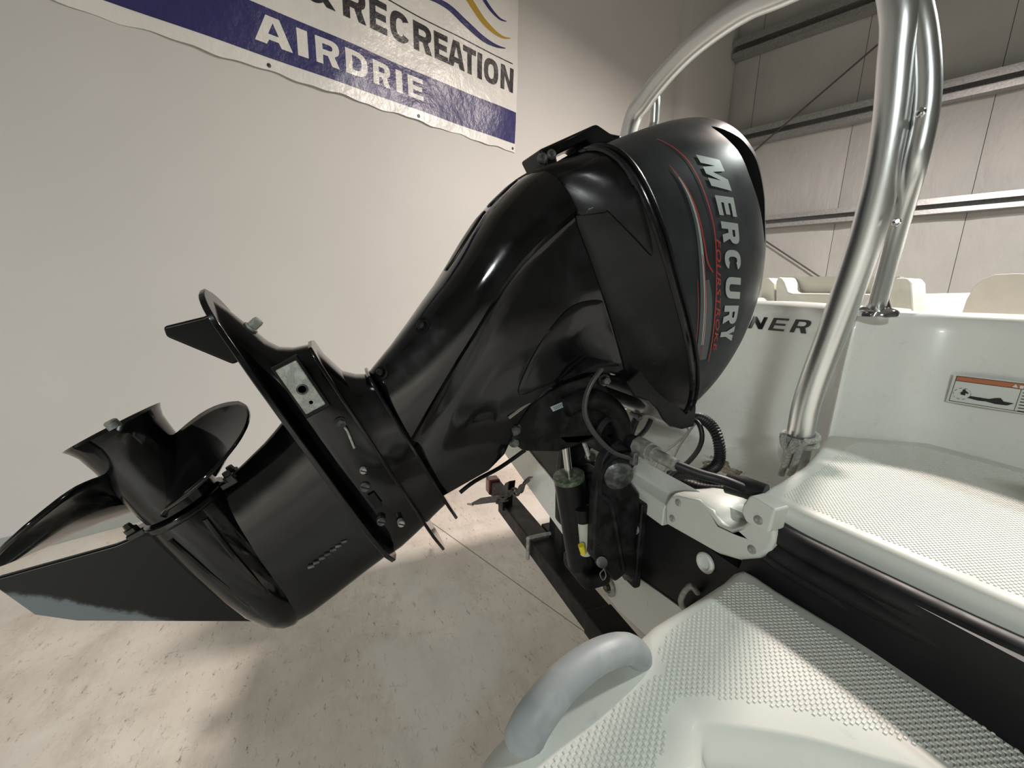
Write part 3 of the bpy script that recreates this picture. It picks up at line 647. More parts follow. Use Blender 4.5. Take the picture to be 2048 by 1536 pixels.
s3 = seat_from([(1915, 660), (1922, 630), (1932, 600), (1946, 575), (1965, 558), (1990, 549), (2030, 547), (2100, 549), (2150, 570), (2160, 660)], 1.75, .12, 'helm_seat_back', M['cushion_pink'], 'rounded beige helm seat back')

# ------------------------------------------------------------------ tow tower
tower = thing('tow_tower', (.19, .93, 1.06), 'brushed aluminium tow tower arching over the motor and stern', 'tow tower')
def yy(z): return .935 - (z - 1.1) * .11
def tpt(px, py, dY=0):
    p = on(px, py, 1, .93)
    for _ in range(6): p = on(px, py, 1, yy(p.z) + dY)
    return p
st = [tpt(x, y) for x, y in ((1588, 930), (1597, 890), (1602, 860), (1612, 810), (1632, 750), (1664, 668), (1700, 572), (1735, 468), (1763, 360), (1784, 240), (1795, 120), (1800, 20))]
pt_ = [tpt(x, y) for x, y in ((1555, -14), (1500, 10), (1440, 48), (1380, 96), (1330, 148), (1290, 200), (1262, 250))]
a, b = st[-1], pt_[0]
c_ = a.lerp(b, .5); top = [0, a.lerp(b, .25) + Vector((.022, 0, .040)), a.lerp(b, .6) + Vector((.012, 0, .036))]
low = [Vector((-.47, yy(1.7), 1.70)), Vector((-.48, yy(1.5), 1.50)), Vector((-.45, yy(1.25), 1.25)), Vector((-.42, yy(1.05), 1.0))]
MB().tube(smooth_path(st + top[1:] + pt_ + low, 7), .0262, 24).build('main_hoop', M['alu'], tower)
sec = [(1752, 622, .21), (1758, 596, .19), (1772, 545, .15), (1797, 450, .07), (1826, 345, .012), (1848, 250, .01), (1856, 180, .01), (1853, 100, .01), (1840, 20, .01), (1815, -60, .02)]
P = smooth_path([tpt(x, y, d) for x, y, d in sec], 7)
MB().tube(P, .0165, 20).build('brace_tube', M['alu'], tower)
b0 = tpt(1752, 622, .21)
fo = MB(); ring = lambda s_, z: [b0 + Vector((s_ * .042 * math.cos(a), s_ * .036 * math.sin(a), z)) for a in [k * math.pi / 10 for k in range(20)]]
fo.loft([ring(1, -.012), ring(1, -.002), ring(.9, .003), ring(.62, .008), ring(.5, .02), ring(.42, .03)]).build('foot_plate', M['chrome'], tower)
# port brace, seen behind the far arc
P = [tpt(x, y, .16) for x, y in ((1310, 175), (1310, 205), (1308, 245), (1306, 300))]
MB().tube(smooth_path([tpt(1345, 133, .02)] + P + [Vector((-.52, 1.12, 1.4))], 5), .0165, 16).build('brace_tube', M['alu'], tower)
for x, y in ((1842, 224), (1793, 444)):
    p = tpt(x, y, -.02); MB().lathe(p, (.55, -.8, .1), [(-.006, .006), (.002, .006), (.006, .003)], 14).build('weld_stud', M['chrome'], tower)
# maker's sticker on the far arc
p = tpt(1500, 8); t_ = (tpt(1488, 18) - tpt(1512, 2)).normalized(); n_ = (CAM - p).normalized(); bn_ = t_.cross(n_).normalized()
stk = []
for i in range(7):
    a = (i - 3) * .16
    stk.append([p + t_ * u + .0266 * (math.cos(a) * n_ + math.sin(a) * bn_) for u in (-.028, .028)])
mbs = MB(); mbs.loft(stk, cap=False, closed=False)
sk = mbs.build('sticker', M['label'], tower)
for k, u in enumerate((-.018, -.009, .0, .009, .018)):
    r2 = [[p + t_ * (u + du) + .0269 * (math.cos(a) * n_ + math.sin(a) * bn_) for du in (-.003, .003)] for a in (-.22, 0, .22)]
    MB().loft(r2, cap=False, closed=False).build('sticker_mark', M['ink'], sk)

# ------------------------------------------------------------------ rope tied round the tower foot
rope = thing('mooring_rope', tuple(tpt(1590, 915)), 'grey braided rope knotted round the foot of the tower', 'rope')
c0 = tpt(1600, 872); ax = (tpt(1602, 860) - tpt(1597, 890)).normalized(); u_ = ax.orthogonal().normalized(); w_ = ax.cross(u_)
for k, (dz, tl) in enumerate(((.0, .5), (-.013, -.4))):
    P = [c0 + ax * (dz + .006 * tl * math.cos(a)) + .0325 * (math.cos(a) * u_ + math.sin(a) * w_) for a in [i * math.pi / 12 for i in range(25)]]
    MB().tube(P, .0062, 8).build('coil', M['rope'], rope)
for pts in ([(1568, 868), (1566, 884), (1574, 898), (1588, 893), (1594, 884)], [(1590, 880), (1580, 900), (1571, 925), (1562, 950)], [(1604, 884), (1597, 905), (1590, 930), (1580, 950)], [(1572, 896), (1584, 902), (1600, 893), (1614, 882)]):
    MB().tube(smooth_path([tpt(x, y, -.040) for x, y in pts], 5), .0066, 8).build('strand', M['rope'], rope)
# frayed rope end lying in the well
fr = thing('frayed_rope', tuple(on(1440, 940, 2, .90)), 'small frayed tan rope end lying in the splash well', 'rope end')
base = on(1440, 945, 2, .885)
for k in range(7):
    a0 = random.uniform(0, 6.28); r0 = random.uniform(.01, .03)
    P = [base + Vector((r0 * math.cos(a0 + q * 1.1) + .006 * q * math.cos(a0), r0 * math.sin(a0 + q * 1.1) + .006 * q * math.sin(a0), .004 + .010 * abs(math.sin(q * 1.3 + k)) + k * .002)) for q in range(7)]
    MB().tube(smooth_path(P, 4), .004, 6).build('strand', M['yarn'], fr)

# ------------------------------------------------------------------ trailer
tr = thing('boat_trailer', (0, .68, 0), 'black boat trailer with a square rear crossbeam under the hull', 'trailer')
ZB = .45
MB().box((-.05, .682, ZB - .035), (1.75, .088, .07)).build('crossbeam', M['trailer'], tr, smooth=False, bevel=.006)
MB().box((.10, .682, ZB - .034), (.52, .094, .076)).build('beam_sleeve', M['trailer'], tr, smooth=False, bevel=.004)
for x in (-.62, .62):
    MB().box((x, 2.43, ZB - .035), (.07, 3.4, .07)).build('frame_rail', M['trailer'], tr, smooth=False, bevel=.006)
    t_ = MB().lathe((x * 1.75 - .09, 2.6, .30), (1, 0, 0), [(0, .16), (0, .29), (.02, .30), (.16, .30), (.18, .29), (.18, .16)], 36).build('wheel', M['rubber'], tr)
    MB().lathe((x * 1.75, 2.6, .30), (1, 0, 0), [(-.02, .155), (0, .15), (.02, .155)], 24).build('rim', M['galv'], t_)
    MB().box((x * .72, 1.2, .585), (.10, .9, .06)).build('bunk', M['trailer'], tr, bevel=.01)
    MB().box((x * .72, .72, .50), (.05, .05, .11)).build('bunk_post', M['trailer'], tr, smooth=False)
MB().box((0, 2.6, .30), (1.9, .06, .06)).build('axle', M['trailer'], tr, smooth=False)
MB().box((0, 4.9, ZB - .1), (.09, 2.6, .09)).build('tongue', M['trailer'], tr, smooth=False)
# upright post held by a U-bolt
up_ = on(1060, 1060, 1, .70)
MB().box((-.55, .735, .50), (.045, .022, .22)).build('upright_post', M['trailer'], tr, smooth=False, bevel=.003)
ub = [Vector((-.575, .625, ZB + .012)), Vector((-.575, .625, ZB - .075))]
MB().tube(smooth_path([(-.56, .75, ZB + .01), (-.56, .635, ZB + .012), (-.56, .628, ZB), (-.56, .628, ZB - .08)], 4), .0075, 10).build('u_bolt', M['bolt'], tr)
# port lamp arm with red lens, and a red side marker near the starboard end
p = on(958, 985, 1, .66)
MB().box((-.93, .655, ZB + .01), (.17, .05, .07)).build('lamp_arm', M['trailer'], tr, smooth=False, bevel=.004)
MB().box((-1.03, .65, ZB + .015), (.06, .06, .08)).build('tail_lamp', M['red_lens'], tr, bevel=.01)
p = on(1158, 1240, 1, .63)
MB().lathe((-.075, .637, .40), (0, -1, 0), [(0, .024), (.010, .023), (.016, .018), (.018, .004)], 20).build('side_marker', M['red_lens'], tr)
MB().box((-.01, .634, .385), (.17, .004, .018)).build('lamp_plate', M['bolt'], tr, smooth=False)
# ratchet strap holding the stern down
rs = thing('ratchet_strap', (-.72, .66, .55), 'bunched grey ratchet strap with black handle tied to the trailer beam', 'strap')
q = [on(x, y, 1, .60) for x, y in ((1062, 955), (1048, 968), (1040, 985), (1026, 978), (1016, 992), (1004, 990), (1000, 1003))]
P = smooth_path(q, 5)
for k in range(3): MB().tube([p + Vector((.006 * k, -.008 * k, .006 * math.sin(i * .6 + k * 2))) for i, p in enumerate(P)], .009, 6, flat=.35).build('webbing', M['strap'], rs)
h = [on(x, y, 1, .59) for x, y in ((1004, 1003), (1000, 985), (1010, 966), (1018, 962), (1016, 980), (1012, 1000))]
MB().prism(h, (0, .03, 0)).build('ratchet_handle', M['trailer'], rs, smooth=False, bevel=.003)
h = [on(x, y, 1, .59) for x, y in ((938, 1008), (960, 996), (1000, 990), (1012, 996), (1008, 1004), (980, 1006), (950, 1010))]
MB().prism(h, (0, .02, 0)).build('strap_tail', M['strap'], rs, smooth=False, bevel=.003)
MB().tube([on(936, 1008, 1, .59), on(946, 1009, 1, .59)], .006, 8).build('hook', M['bolt'], rs)
# ------------------------------------------------------------------ outboard motor (modelled upright in its own frame, tilted up 63 degrees)
# local frame: w = starboard, b = forward, a = up the drive shaft; origin on the propeller shaft
TH = math.radians(63.3); MO = Vector((0, -.247, 1.068)); CT, ST = math.cos(TH), math.sin(TH)
def ML(w, b, a): return Vector((w, MO.y + b * CT + a * ST, MO.z - b * ST + a * CT))
def loc(px, py, w=0):
    p = on(px, py, 0, w) - MO; return p.y * CT - p.z * ST, p.y * ST + p.z * CT
def lp(px, py, w=0): b, a = loc(px, py, w); return Vector((w, b, a))
motor = thing('outboard_motor', tuple(ML(0, .2, .8) - Vector((0, 0, .5))), 'black four-stroke outboard motor tilted up on the boat transom, propeller raised', 'outboard motor')
def mbuild(mb, name, mat, par=None, **k): return mb.build(name, mat, par or motor, xf=ML, **k)
def sring(a, b0, b1, W, n=2.6, nf=None, N=56, wf=None):
    """closed superellipse section at height a from b0 (aft) to b1 (fore)"""
    c = (b0 + b1) / 2; h = (b1 - b0) / 2; out = []
    for k in range(N):
        t = 2 * math.pi * k / N; ct, st_ = math.cos(t), math.sin(t); e = (nf or n) if ct > 0 else n
        b = c + h * math.copysign(abs(ct) ** (2 / e), ct); w = W * math.copysign(abs(st_) ** (2 / e), st_)
        if wf: w *= wf(b)
        out.append(Vector((w, b, a)))
    return out
def tab(rows, x, i):
    return interp([(r[0], r[i]) for r in rows], x)
# --- gearcase: strut and torpedo
gc = MB()
rows = [(-.005, .02, .300, .030), (.03, .012, .304, .036), (.085, .000, .299, .036), (.15, -.020, .292, .038), (.207, -.045, .287, .042)]
gc.loft([sring(a, tab(rows, a, 1), tab(rows, a, 2), tab(rows, a, 3), 2.0, 2.3) for a in [-.005 + .212 * i / 10 for i in range(11)]])
gc.lathe((0, .004, 0), (0, 1, 0), [(0, .050), (.002, .057), (.03, .058), (.10, .057), (.17, .053), (.22, .047), (.26, .036), (.285, .022), (.298, .008), (.301, .001)], 40)
gearcase = mbuild(gc, 'gearcase', M['gloss'], angle=35)
# ridges swept along the torpedo
for w, a0, a1 in ((.050, .030, .020), (.054, -.020, -.010)):
    mbuild(MB().tube(smooth_path([(w, .03, a0), (w, .10, (a0 + a1) / 2), (w * .86, .19, a1), (w * .6, .24, a1 * .8)], 6), .0045, 8), 'ridge', M['gloss'], gearcase)
# skeg
sk = [(.018, -.050), (.010, -.105), (-.032, -.236), (-.022, -.243), (.043, -.240), (.085, -.212), (.262, -.036), (.15, -.03)]
mb = MB(); c_ = Vector((.1, -.1))
outer = [Vector((0, b, a)) for b, a in sk]
mb.prism([Vector((-.006, b, a)) for b, a in sk], (.012, 0, 0))
skeg = mbuild(mb, 'skeg', M['skeg'], bevel=.004)
# worn paint mask along the tip, in object space (world axes): below a line parallel to the skeg's lower edge
m = M['skeg']; N, L = nt(m)
sub = N.new('ShaderNodeMath'); sub.operation = 'MULTIPLY_ADD'; L.new(sx.outputs['Y'], sub.inputs[0]); sub.inputs[1].default_value = .60; L.new(ad.outputs[0], sub.inputs[2])
setin(m, 'Base Color', ramp(m, sub.outputs[0], [(.709, (.15, .175, .185)), (.716, (.005, .005, .005))]))
# bearing carrier flange with its nuts
mb = MB().lathe((0, .004, 0), (0, 1, 0), [(0, .052), (0, .060), (.010, .061), (.012, .058)], 40)
for s_ in (1, -1): mb.box((0, .010, .068 * s_), (.030, .012, .032))
fl_ = mbuild(mb, 'carrier_flange', M['gloss'], bevel=.003)
for s_, w in ((1, .012), (1, -.012), (-1, .004)):
    mbuild(MB().lathe((w, .006, .076 * s_), (0, -1, 0), [(0, .009), (.008, .009), (.009, .006), (.016, .005)], 6), 'nut', M['dirty_grey'], fl_)
# --- propeller
hub = MB()
prof = [(-.145, .061), (-.139, .0575), (-.128, .0535), (-.10, .0515), (-.06, .0525), (-.02, .0535), (.0, .052)]
hub.lathe((0, 0, 0), (0, 1, 0), prof, 48, cap=False)
hub.lathe((0, 0, 0), (0, 1, 0), [(-.145, .061), (-.143, .0585), (-.128, .050), (-.09, .047), (-.05, .046), (-.05, .012)], 48, cap=False)
prop = mbuild(hub, 'propeller', M['gloss'])
mbuild(MB().lathe((0, -.128, 0), (0, 1, 0), [(0, .0505), (.003, .0525), (.006, .0515)], 40, cap=False), 'hub_ring', M['gloss'], prop)
mbuild(MB().lathe((0, -.05, 0), (0, -1, 0), [(0, .024), (.03, .023), (.04, .016), (.075, .016), (.078, .014)], 20), 'hub_nut', M['bolt'], prop)
mbuild(MB().lathe((0, -.125, 0), (0, -1, 0), [(-.05, .0085), (.028, .0085), (.030, .006)], 16), 'shaft_end', M['zinc'], prop)
tl = [(.046, 0, 98), (.052, 0, 97), (.07, -5, 89), (.09, -9, 81), (.11, -10, 74), (.13, -7, 68), (.15, -1, 62), (.165, 8, 56), (.175, 18, 50), (.180, 25, 44), (.1825, 33, 37)]
for k in range(3):
    nr, nc = 18, 14; vs = []; fs = []
    for i in range(nr + 1):
        rho = math.sin(i / nr * math.pi / 2); r = .047 + .1355 * rho; t0 = math.radians(tab(tl, r, 1)); t1 = math.radians(tab(tl, r, 2))
        for j in range(nc + 1):
            u = j / nc; th = lerp(t0, t1, u); g = math.radians(120 * k) + th
            b = -.094 + .054 * th
            vs.append((r * math.sin(g), b, r * math.cos(g)))
    for i in range(nr):
        for j in range(nc): q = i * (nc + 1) + j; fs.append((q, q + 1, q + nc + 2, q + nc + 1))
    bl = mbuild(MB().add(vs, fs), 'blade', M['gloss'], prop, angle=80)
    so = bl.modifiers.new('solid', 'SOLIDIFY'); so.thickness = .005; so.offset = 0
# --- upper gearcase with anti-ventilation plate
rows = [(.205, -.250, .292, .040), (.216, -.222, .291, .044), (.226, -.190, .290, .048), (.234, -.160, .288, .050), (.244, -.143, .286, .051), (.262, -.132, .282, .051), (.288, -.125, .276, .051), (.294, -.108, .274, .050), (.306, -.062, .270, .049), (.322, -.046, .266, .049), (.340, -.036, .262, .049)]
ug = MB().loft([sring(r[0], r[1], r[2], r[3], 3.6 if r[0] > .23 else 2.6, 2.2) for r in rows])
ug_o = mbuild(ug, 'upper_gearcase', M['gloss'], angle=30)
def plate(name, a, th, outline, mat=M['gloss']):
    P = [Vector((w, b)) for w, b in outline] + [Vector((-w, b)) for w, b in reversed(outline) if abs(w) > 1e-6]
    return mbuild(MB().prism([(p[0], p[1], a) for p in P], (0, 0, th)), name, mat, bevel=.002)
tip = [(.055 * math.sin(t) if t < 1.5708 else .055, -.205 - .055 * math.cos(t)) for t in [i * math.pi / 16 for i in range(9)]]
plate('ventilation_plate', .199, .009, [(0, -.262)] + tip[1:] + [(.064, -.12), (.068, .0), (.068, .12), (.064, .20), (.052, .26), (.030, .292), (0, .302)])
plate('splash_plate', .286, .006, [(0, -.13), (.045, -.125), (.058, -.10), (.060, 0), (.060, .2), (.050, .285), (.028, .335), (0, .352)])
plate('splash_plate', .338, .006, [(0, -.045), (.040, -.042), (.055, -.02), (.056, .18), (.046, .25), (.022, .295), (0, .308)])
# trim tab fin under the plate
tt = [(-.238, .134), (-.224, .129), (-.150, .178), (-.150, .2), (-.228, .2), (-.228, .185)]
mbuild(MB().prism([(-.009, b, a) for b, a in tt], (.018, 0, 0)), 'trim_tab', M['satin'], bevel=.004)
mbuild(MB().hexbolt((0, -.186, .226), (0, -.3, 1), .008, .016), 'tab_bolt', M['zinc'])
# anode plate in its frame
an = mbuild(MB().box((.0515, -.0785, .2485), (.006, .094, .042)), 'anode_frame', M['satin'], ug_o, bevel=.002)
mbuild(MB().box((.0555, -.0785, .2485), (.006, .080, .033)), 'anode', M['zinc'], an, bevel=.002)
mbuild(MB().lathe((.0585, -.076, .2485), (1, 0, 0), [(0, .0085), (.0006, .0085), (.0006, .006), (-.001, .005), (-.001, .001)], 20), 'anode_screw', M['dirty_grey'], an)
mbuild(MB().lathe((.0585, -.052, .2485), (1, 0, 0), [(0, .005), (.0005, .005), (.0005, .004), (0, .003)], 16), 'anode_mark', M['bolt'], an)
# small hardware on the upper gearcase
for px, py, w, r, mat in ((730, 975, .053, .0085, 'dirty_grey'), (763, 1044, .051, .008, 'dirty_grey'), (727, 942, .056, .006, 'bolt'), (803, 1048, .053, .0065, 'bolt')):
    p = lp(px, py, w); s_ = mbuild(MB().lathe(p - Vector((.010, 0, 0)), (1, 0, 0), [(0, r), (.0105, r), (.012, r * .8)], 18), 'screw', M[mat], ug_o)
    mbuild(MB().box(p + Vector((.0022, 0, 0)), (.0006, r * 1.7, r * .3), Matrix.Rotation(.7, 3, 'X')), 'screw_slot', M['void'], s_)
p = lp(750, 1002, .053); mbuild(MB().box(p, (.002, .030, .014)), 'inspection_plate', M['satin'], ug_o, bevel=.003)
p0, p1 = lp(683, 845, .057), lp(709, 896, .057); mbuild(MB().tube([p0, lp(695, 862, .060), p1], .0022, 8), 'spring_clip', M['bolt'], ug_o)
mbuild(MB().hexbolt(lp(680, 846, .052), (1, 0, .3), .007, .012), 'clip_bolt', M['dirty_grey'], ug_o)
# water-intake slots on the gearcase
for k in range(7):
    u = k / 6; p = lp(lerp(622, 688, u), lerp(1133, 1083, u), .037)
    mbuild(MB().box(p, (.004, .0042, .010), Matrix.Rotation(-.35, 3, 'X')), 'intake_slot', M['dirty_grey'], gearcase)
# --- drive-shaft housing (exhaust shroud): rounded aft spine, creased flat flanks
srow = [(.344, -.040, .236, .046, .090), (.40, -.063, .233, .060, .050), (.44, -.082, .231, .070, .022), (.48, -.102, .215, .080, -.006), (.52, -.121, .178, .090, -.032), (.56, -.143, .150, .100, -.060), (.60, -.167, .138, .108, -.085), (.64, -.189, .138, .115, -.105), (.68, -.205, .146, .121, -.119), (.72, -.217, .162, .126, -.130), (.752, -.222, .190, .130, -.138)]
def shroud_ring(a):
    ba, bf, W, bc = (tab(srow, a, i) for i in (1, 2, 3, 4)); half = []
    for k in range(13):
        t = k / 12 * math.pi / 2; half.append((W * math.sin(t) ** .72, bc - (bc - ba) * math.cos(t) ** .9))
    half += [(W - .004, bc + .004), (W - .010, bc + .010), (W - .013, bc + .022)]
    for k in range(1, 9):
        u = k / 8; b = lerp(bc + .022, bf - .012, u); half.append(((W - .013) * (1 - .10 * u * u) + .006 * math.sin(math.pi * u), b))
    half += [((W - .013) * .82, bf - .004), ((W - .013) * .6, bf), (0, bf)]
    R = [Vector((w, b, a)) for w, b in half]; return R + [Vector((-p.x, p.y, p.z)) for p in reversed(R[1:-1])]
zs = [.344 + (.752 - .344) * i / 30 for i in range(31)]
sh = MB().loft([shroud_ring(a) for a in zs]); shroud = mbuild(sh, 'shaft_housing', M['gloss'], angle=28)
def bvh_of(o): return BVHTree.FromPolygons([v.co for v in o.data.vertices], [tuple(p.vertices) for p in o.data.polygons])
def raised(name, px_poly, tree, mat, par, h_):
    """a moulded panel standing h_ proud of the surface it follows"""
    hits = [hit(p.x, p.y, tree) for p in smooth_path([(*p, 0) for p in px_poly], 6, True)]
    hits = [h for h in hits if h[0] is not None and h[0].x > 0]
    ring0 = [h[0] - h[1] * .001 for h in hits]; cen = sum(ring0, Vector()) / len(ring0); rr = [ring0, [h[0] + Vector((h_ * .8, 0, 0)) + (cen - h[0]) * .012 for h in hits]]
    for f_ in (.08, .2, .4, .6, .8):
        lay = []
        for p in ring0:
            q_ = p.lerp(cen, f_); h = tree.ray_cast(q_ + Vector((.3, 0, 0)), Vector((-1, 0, 0))); lay.append((h[0] if h[0] else q_) + Vector((h_, 0, 0)))
        rr.append(lay)
    return MB().loft(rr, cap=True).build(name, mat, par, angle=50)
def hit(px, py, tree):
    v = (FWD + (px - 1024) / F_PX * RIGHT - (py - 768) / F_PX * UP).normalized(); return tree.ray_cast(CAM, v)
t_sh = bvh_of(shroud)
for px, py, r in ((845, 651, .0105), (763, 746, .0085)):
    p, n, _, _ = hit(px, py, t_sh)
    if p is None: continue
    b_ = MB().lathe(p - n * .002, n, [(0, r * 1.45), (.003, r * 1.45), (.0035, r * 1.1), (.002, r)], 22).build('washer', M['satin'], shroud)
    MB().lathe(p, n, [(0, r * .8), (.007, r * .75), (.009, r * .5)], 16).build('bolt_head', M['matte_black'], b_)
fp = [(1040, 790), (1046, 750), (1085, 678), (1135, 618), (1180, 600), (1214, 606), (1228, 640), (1238, 690), (1240, 728), (1190, 738), (1110, 764)]
raised('flank_panel', fp, t_sh, M['gloss'], shroud, .0035)
# slim badge strip set into the aft spine
for a0, a1 in ((.545, .655), (.668, .735)):
    vs = []
    for i in range(9):
        a = lerp(a0, a1, i / 8); b = tab(srow, a, 1); hw = .020 * math.sin(math.pi * (.06 + .88 * i / 8)) ** .5
        vs.append([Vector((w, b - .0025 + .35 * abs(w) ** 1.3 * .6, a)) for w in (-hw, -hw * .4, hw * .4, hw)])
    o = mbuild(MB().loft(vs, cap=False, closed=False), 'spine_badge', M['satin'], shroud); so = o.modifiers.new('s', 'SOLIDIFY'); so.thickness = .004
# --- lower cowl
def lc_ring(s_):
    a = .750 + .092 * s_; ba = lerp(-.224, -.215, s_); bf = lerp(.215, .362, s_ ** .45); W = lerp(.140, .186, s_ ** .5)
    def wf(b):
        k = min(1, max(0, (b + .15 + .10 * (1 - s_)) / .06)); k = k * k * (3 - 2 * k)
        return 1 - k * .20 * (1 - s_) ** 1.0 * (1 if s_ < .999 else 0)
    return sring(a, ba, bf, W, 3.6, 2.5, 96, wf)
lc = MB().loft([lc_ring(i / 16) for i in range(17)]); lower = mbuild(lc, 'lower_cowl', M['satin'], angle=50)
raised('shoulder_panel', [(1095, 372), (1150, 338), (1225, 296), (1246, 312), (1272, 380), (1296, 462), (1303, 512), (1272, 482), (1235, 444), (1206, 419), (1174, 415), (1150, 430)], bvh_of(lower), M['satin'], lower, .005)
# chin: rounded spout at the front corner that guides the cables
chp = [(1246, 762), (1262, 791), (1290, 801), (1308, 817), (1320, 838), (1332, 851), (1358, 856), (1381, 850), (1385, 815), (1384, 770), (1340, 735), (1275, 735)]
chv = [lp(x, y, .115) for x, y in chp]
mbuild(MB().prism([Vector((.126, p.y, p.z)) for p in chv], (-.13, 0, 0)), 'cable_spout', M['satin'], lower, bevel=.018, bseg=5)
# gasket bead between the two cowls
for a, r, off, mt in ((.845, .0055, .002, 'gloss'), (.858, .004, .0035, 'satin')):
    ring_ = sring(a, -.215 - off, .362 + off, .186 + off, 3.6, 2.5, 96); mbuild(MB().tube(ring_ + [ring_[0], ring_[1]], r, 8, cap=False), 'gasket', M[mt], lower)
# --- upper cowl
topc = [(-.25, 1.165), (-.16, 1.190), (-.08, 1.205), (0, 1.204), (.08, 1.188), (.16, 1.156), (.24, 1.105), (.32, 1.035), (.40, .95)]
def cowl_pt(phi, t, infl=0.0):
    p_ = 3.3 - 1.2 * min(0, math.cos(phi)); h = math.sin(t * math.pi / 2) ** (2 / p_); r = math.cos(t * math.pi / 2) ** (2 / p_)
    ct, st_ = math.cos(phi), math.sin(phi); e = 2.5 if ct > 0 else 3.6
    pb = math.copysign(abs(ct) ** (2 / e), ct); pw = math.copysign(abs(st_) ** (2 / e), st_)
    b = .0735 + pb * (.2885 + infl) * r * (1 - .05 * h) + (-.004 * h); w = pw * (.186 + infl) * r * (1 - .10 * h * h)
    a = .850 + h * (interp(topc, b) - .850)
    return Vector((w, b, a))
NP, NT = 144, 54
vs = []; fs = []
for i in range(NT + 1):
    t = min(i / NT, .9995)
    for k in range(NP): vs.append(cowl_pt(2 * math.pi * k / NP, t))
for i in range(NT):
    for k in range(NP): q = i * NP + k; q2 = i * NP + (k + 1) % NP; fs.append((q, q2, q2 + NP, q + NP))
fs.append(tuple(reversed(range(NP)))); fs.append(tuple(NT * NP + k for k in range(NP)))
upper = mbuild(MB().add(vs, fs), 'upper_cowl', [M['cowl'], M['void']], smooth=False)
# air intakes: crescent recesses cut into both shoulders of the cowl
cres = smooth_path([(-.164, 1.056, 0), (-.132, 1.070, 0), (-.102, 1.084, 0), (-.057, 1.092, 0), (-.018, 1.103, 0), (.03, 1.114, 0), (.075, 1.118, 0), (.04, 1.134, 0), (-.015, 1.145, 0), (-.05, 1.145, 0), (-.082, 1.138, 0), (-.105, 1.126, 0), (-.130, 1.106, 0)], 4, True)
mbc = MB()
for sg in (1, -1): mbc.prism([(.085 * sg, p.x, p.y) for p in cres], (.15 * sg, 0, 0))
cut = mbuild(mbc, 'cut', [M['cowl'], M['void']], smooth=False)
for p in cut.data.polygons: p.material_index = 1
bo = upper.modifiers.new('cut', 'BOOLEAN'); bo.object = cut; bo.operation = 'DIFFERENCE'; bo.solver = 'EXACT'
dg = bpy.context.evaluated_depsgraph_get(); dg.update()
me2 = bpy.data.meshes.new_from_object(upper.evaluated_get(dg)); upper.modifiers.remove(bo); upper.data = me2; bpy.data.objects.remove(cut)
for p in me2.polygons: p.use_smooth = True
me2.set_sharp_from_angle(angle=math.radians(38))
t_up = bvh_of(upper)
XD = Vector((-1, 0, 0))
def decal(name, vs, fs, mat, par, lift=.0007, cell=.012):
    """wrap a flat print, given in the motor's (b, a) side view, onto the starboard cowl"""
    vs, fs = diced(vs, fs, cell); out = []
    for b, a in vs:
        q = ML(.5, b, a); h = t_up.ray_cast(q, XD); out.append((h[0] + Vector((lift, 0, 0)) + h[1] * lift * .5) if h[0] else ML(.17, b, a))
    return MB().add(out, fs).build(name, mat, par)
def ribbon(name, pts, mat, par, lift=.0009):
    """pts: (px, py, half width in m)"""
    P = smooth_path([(*loc(x, y, .183), hw) for x, y, hw in pts], 6); n = len(P); up_, dn_ = [], []
    for i, p in enumerate(P):
        t = P[min(i + 1, n - 1)] - P[max(i - 1, 0)]; q = Vector((-t.y, t.x)).normalized() * p.z; up_.append((p.x + q.x, p.y + q.y)); dn_.append((p.x - q.x, p.y - q.y))
    return decal(name, up_ + dn_, [(i, i + 1, n + i + 1, n + i) for i in range(n - 1)], mat, par, lift)
def cowl_text(body, name, quadpx, mat, bold, shear, par, sp=1.0, lift=.0012):
    """quadpx: lower-left, lower-right, upper-right, upper-left corners of the lettering"""
    vs, fs = block(body, .33, .24, .22) if len(body) == 1 else text_mesh(body, bold, shear, sp); A, B, C_, D = [Vector(loc(x, y, .183)) for x, y in quadpx]; out = []
    for x, y in vs:
        lo_ = A.lerp(B, x); hi_ = D.lerp(C_, x); q = lo_.lerp(hi_, y); out.append((q.x, q.y))
    return decal(name, out, fs, mat, par, lift)
QM = [(1409, 303), (1441, 692), (1473, 683), (1450, 300)]
def bl(u, v):   # bilinear in the lettering quad
    a = Vector(QM[0]).lerp(Vector(QM[1]), u); b = Vector(QM[3]).lerp(Vector(QM[2]), u); bow = 23 * math.sin(math.pi * min(u * 1.02, 1)) ** .8
    q = a.lerp(b, v); return (q.x + bow, q.y)
for chs, u0, u1 in (('M', 0, .210), ('E', .222, .348), ('R', .358, .492), ('C', .502, .630), ('U', .643, .778), ('R', .792, .908), ('Y', .902, 1.0)):
    cowl_text(chs, 'letter', [bl(u0, 0), bl(u1, 0), bl(u1, 1), bl(u0, 1)], M['silver_print'], .045, .25, upper)
cowl_text('FOURSTROKE', 'small_lettering', [(1431, 478), (1430, 702), (1438, 702), (1441, 482)], M['red_print'], .01, .1, upper, 1.15)
ribbon('red_line', [(1356, 258, .0008), (1393, 320, .0012), (1421, 421, .0014), (1430, 480, .0014), (1431, 560, .0014), (1428, 640, .0014), (1424, 725, .0012)], M['red_print'], upper)
ribbon('red_swoosh', [(1354, 325, .0006), (1377, 372, .0012), (1396, 430, .0015), (1407, 490, .0016), (1413, 525, .0016), (1424, 545, .0012)], M['red_print'], upper)
ribbon('grey_swoosh', [(1358, 335, .001), (1378, 388, .003), (1392, 450, .004), (1399, 520, .0045), (1402, 600, .005), (1400, 690, .006), (1395, 745, .006)], M['grey_print'], upper)
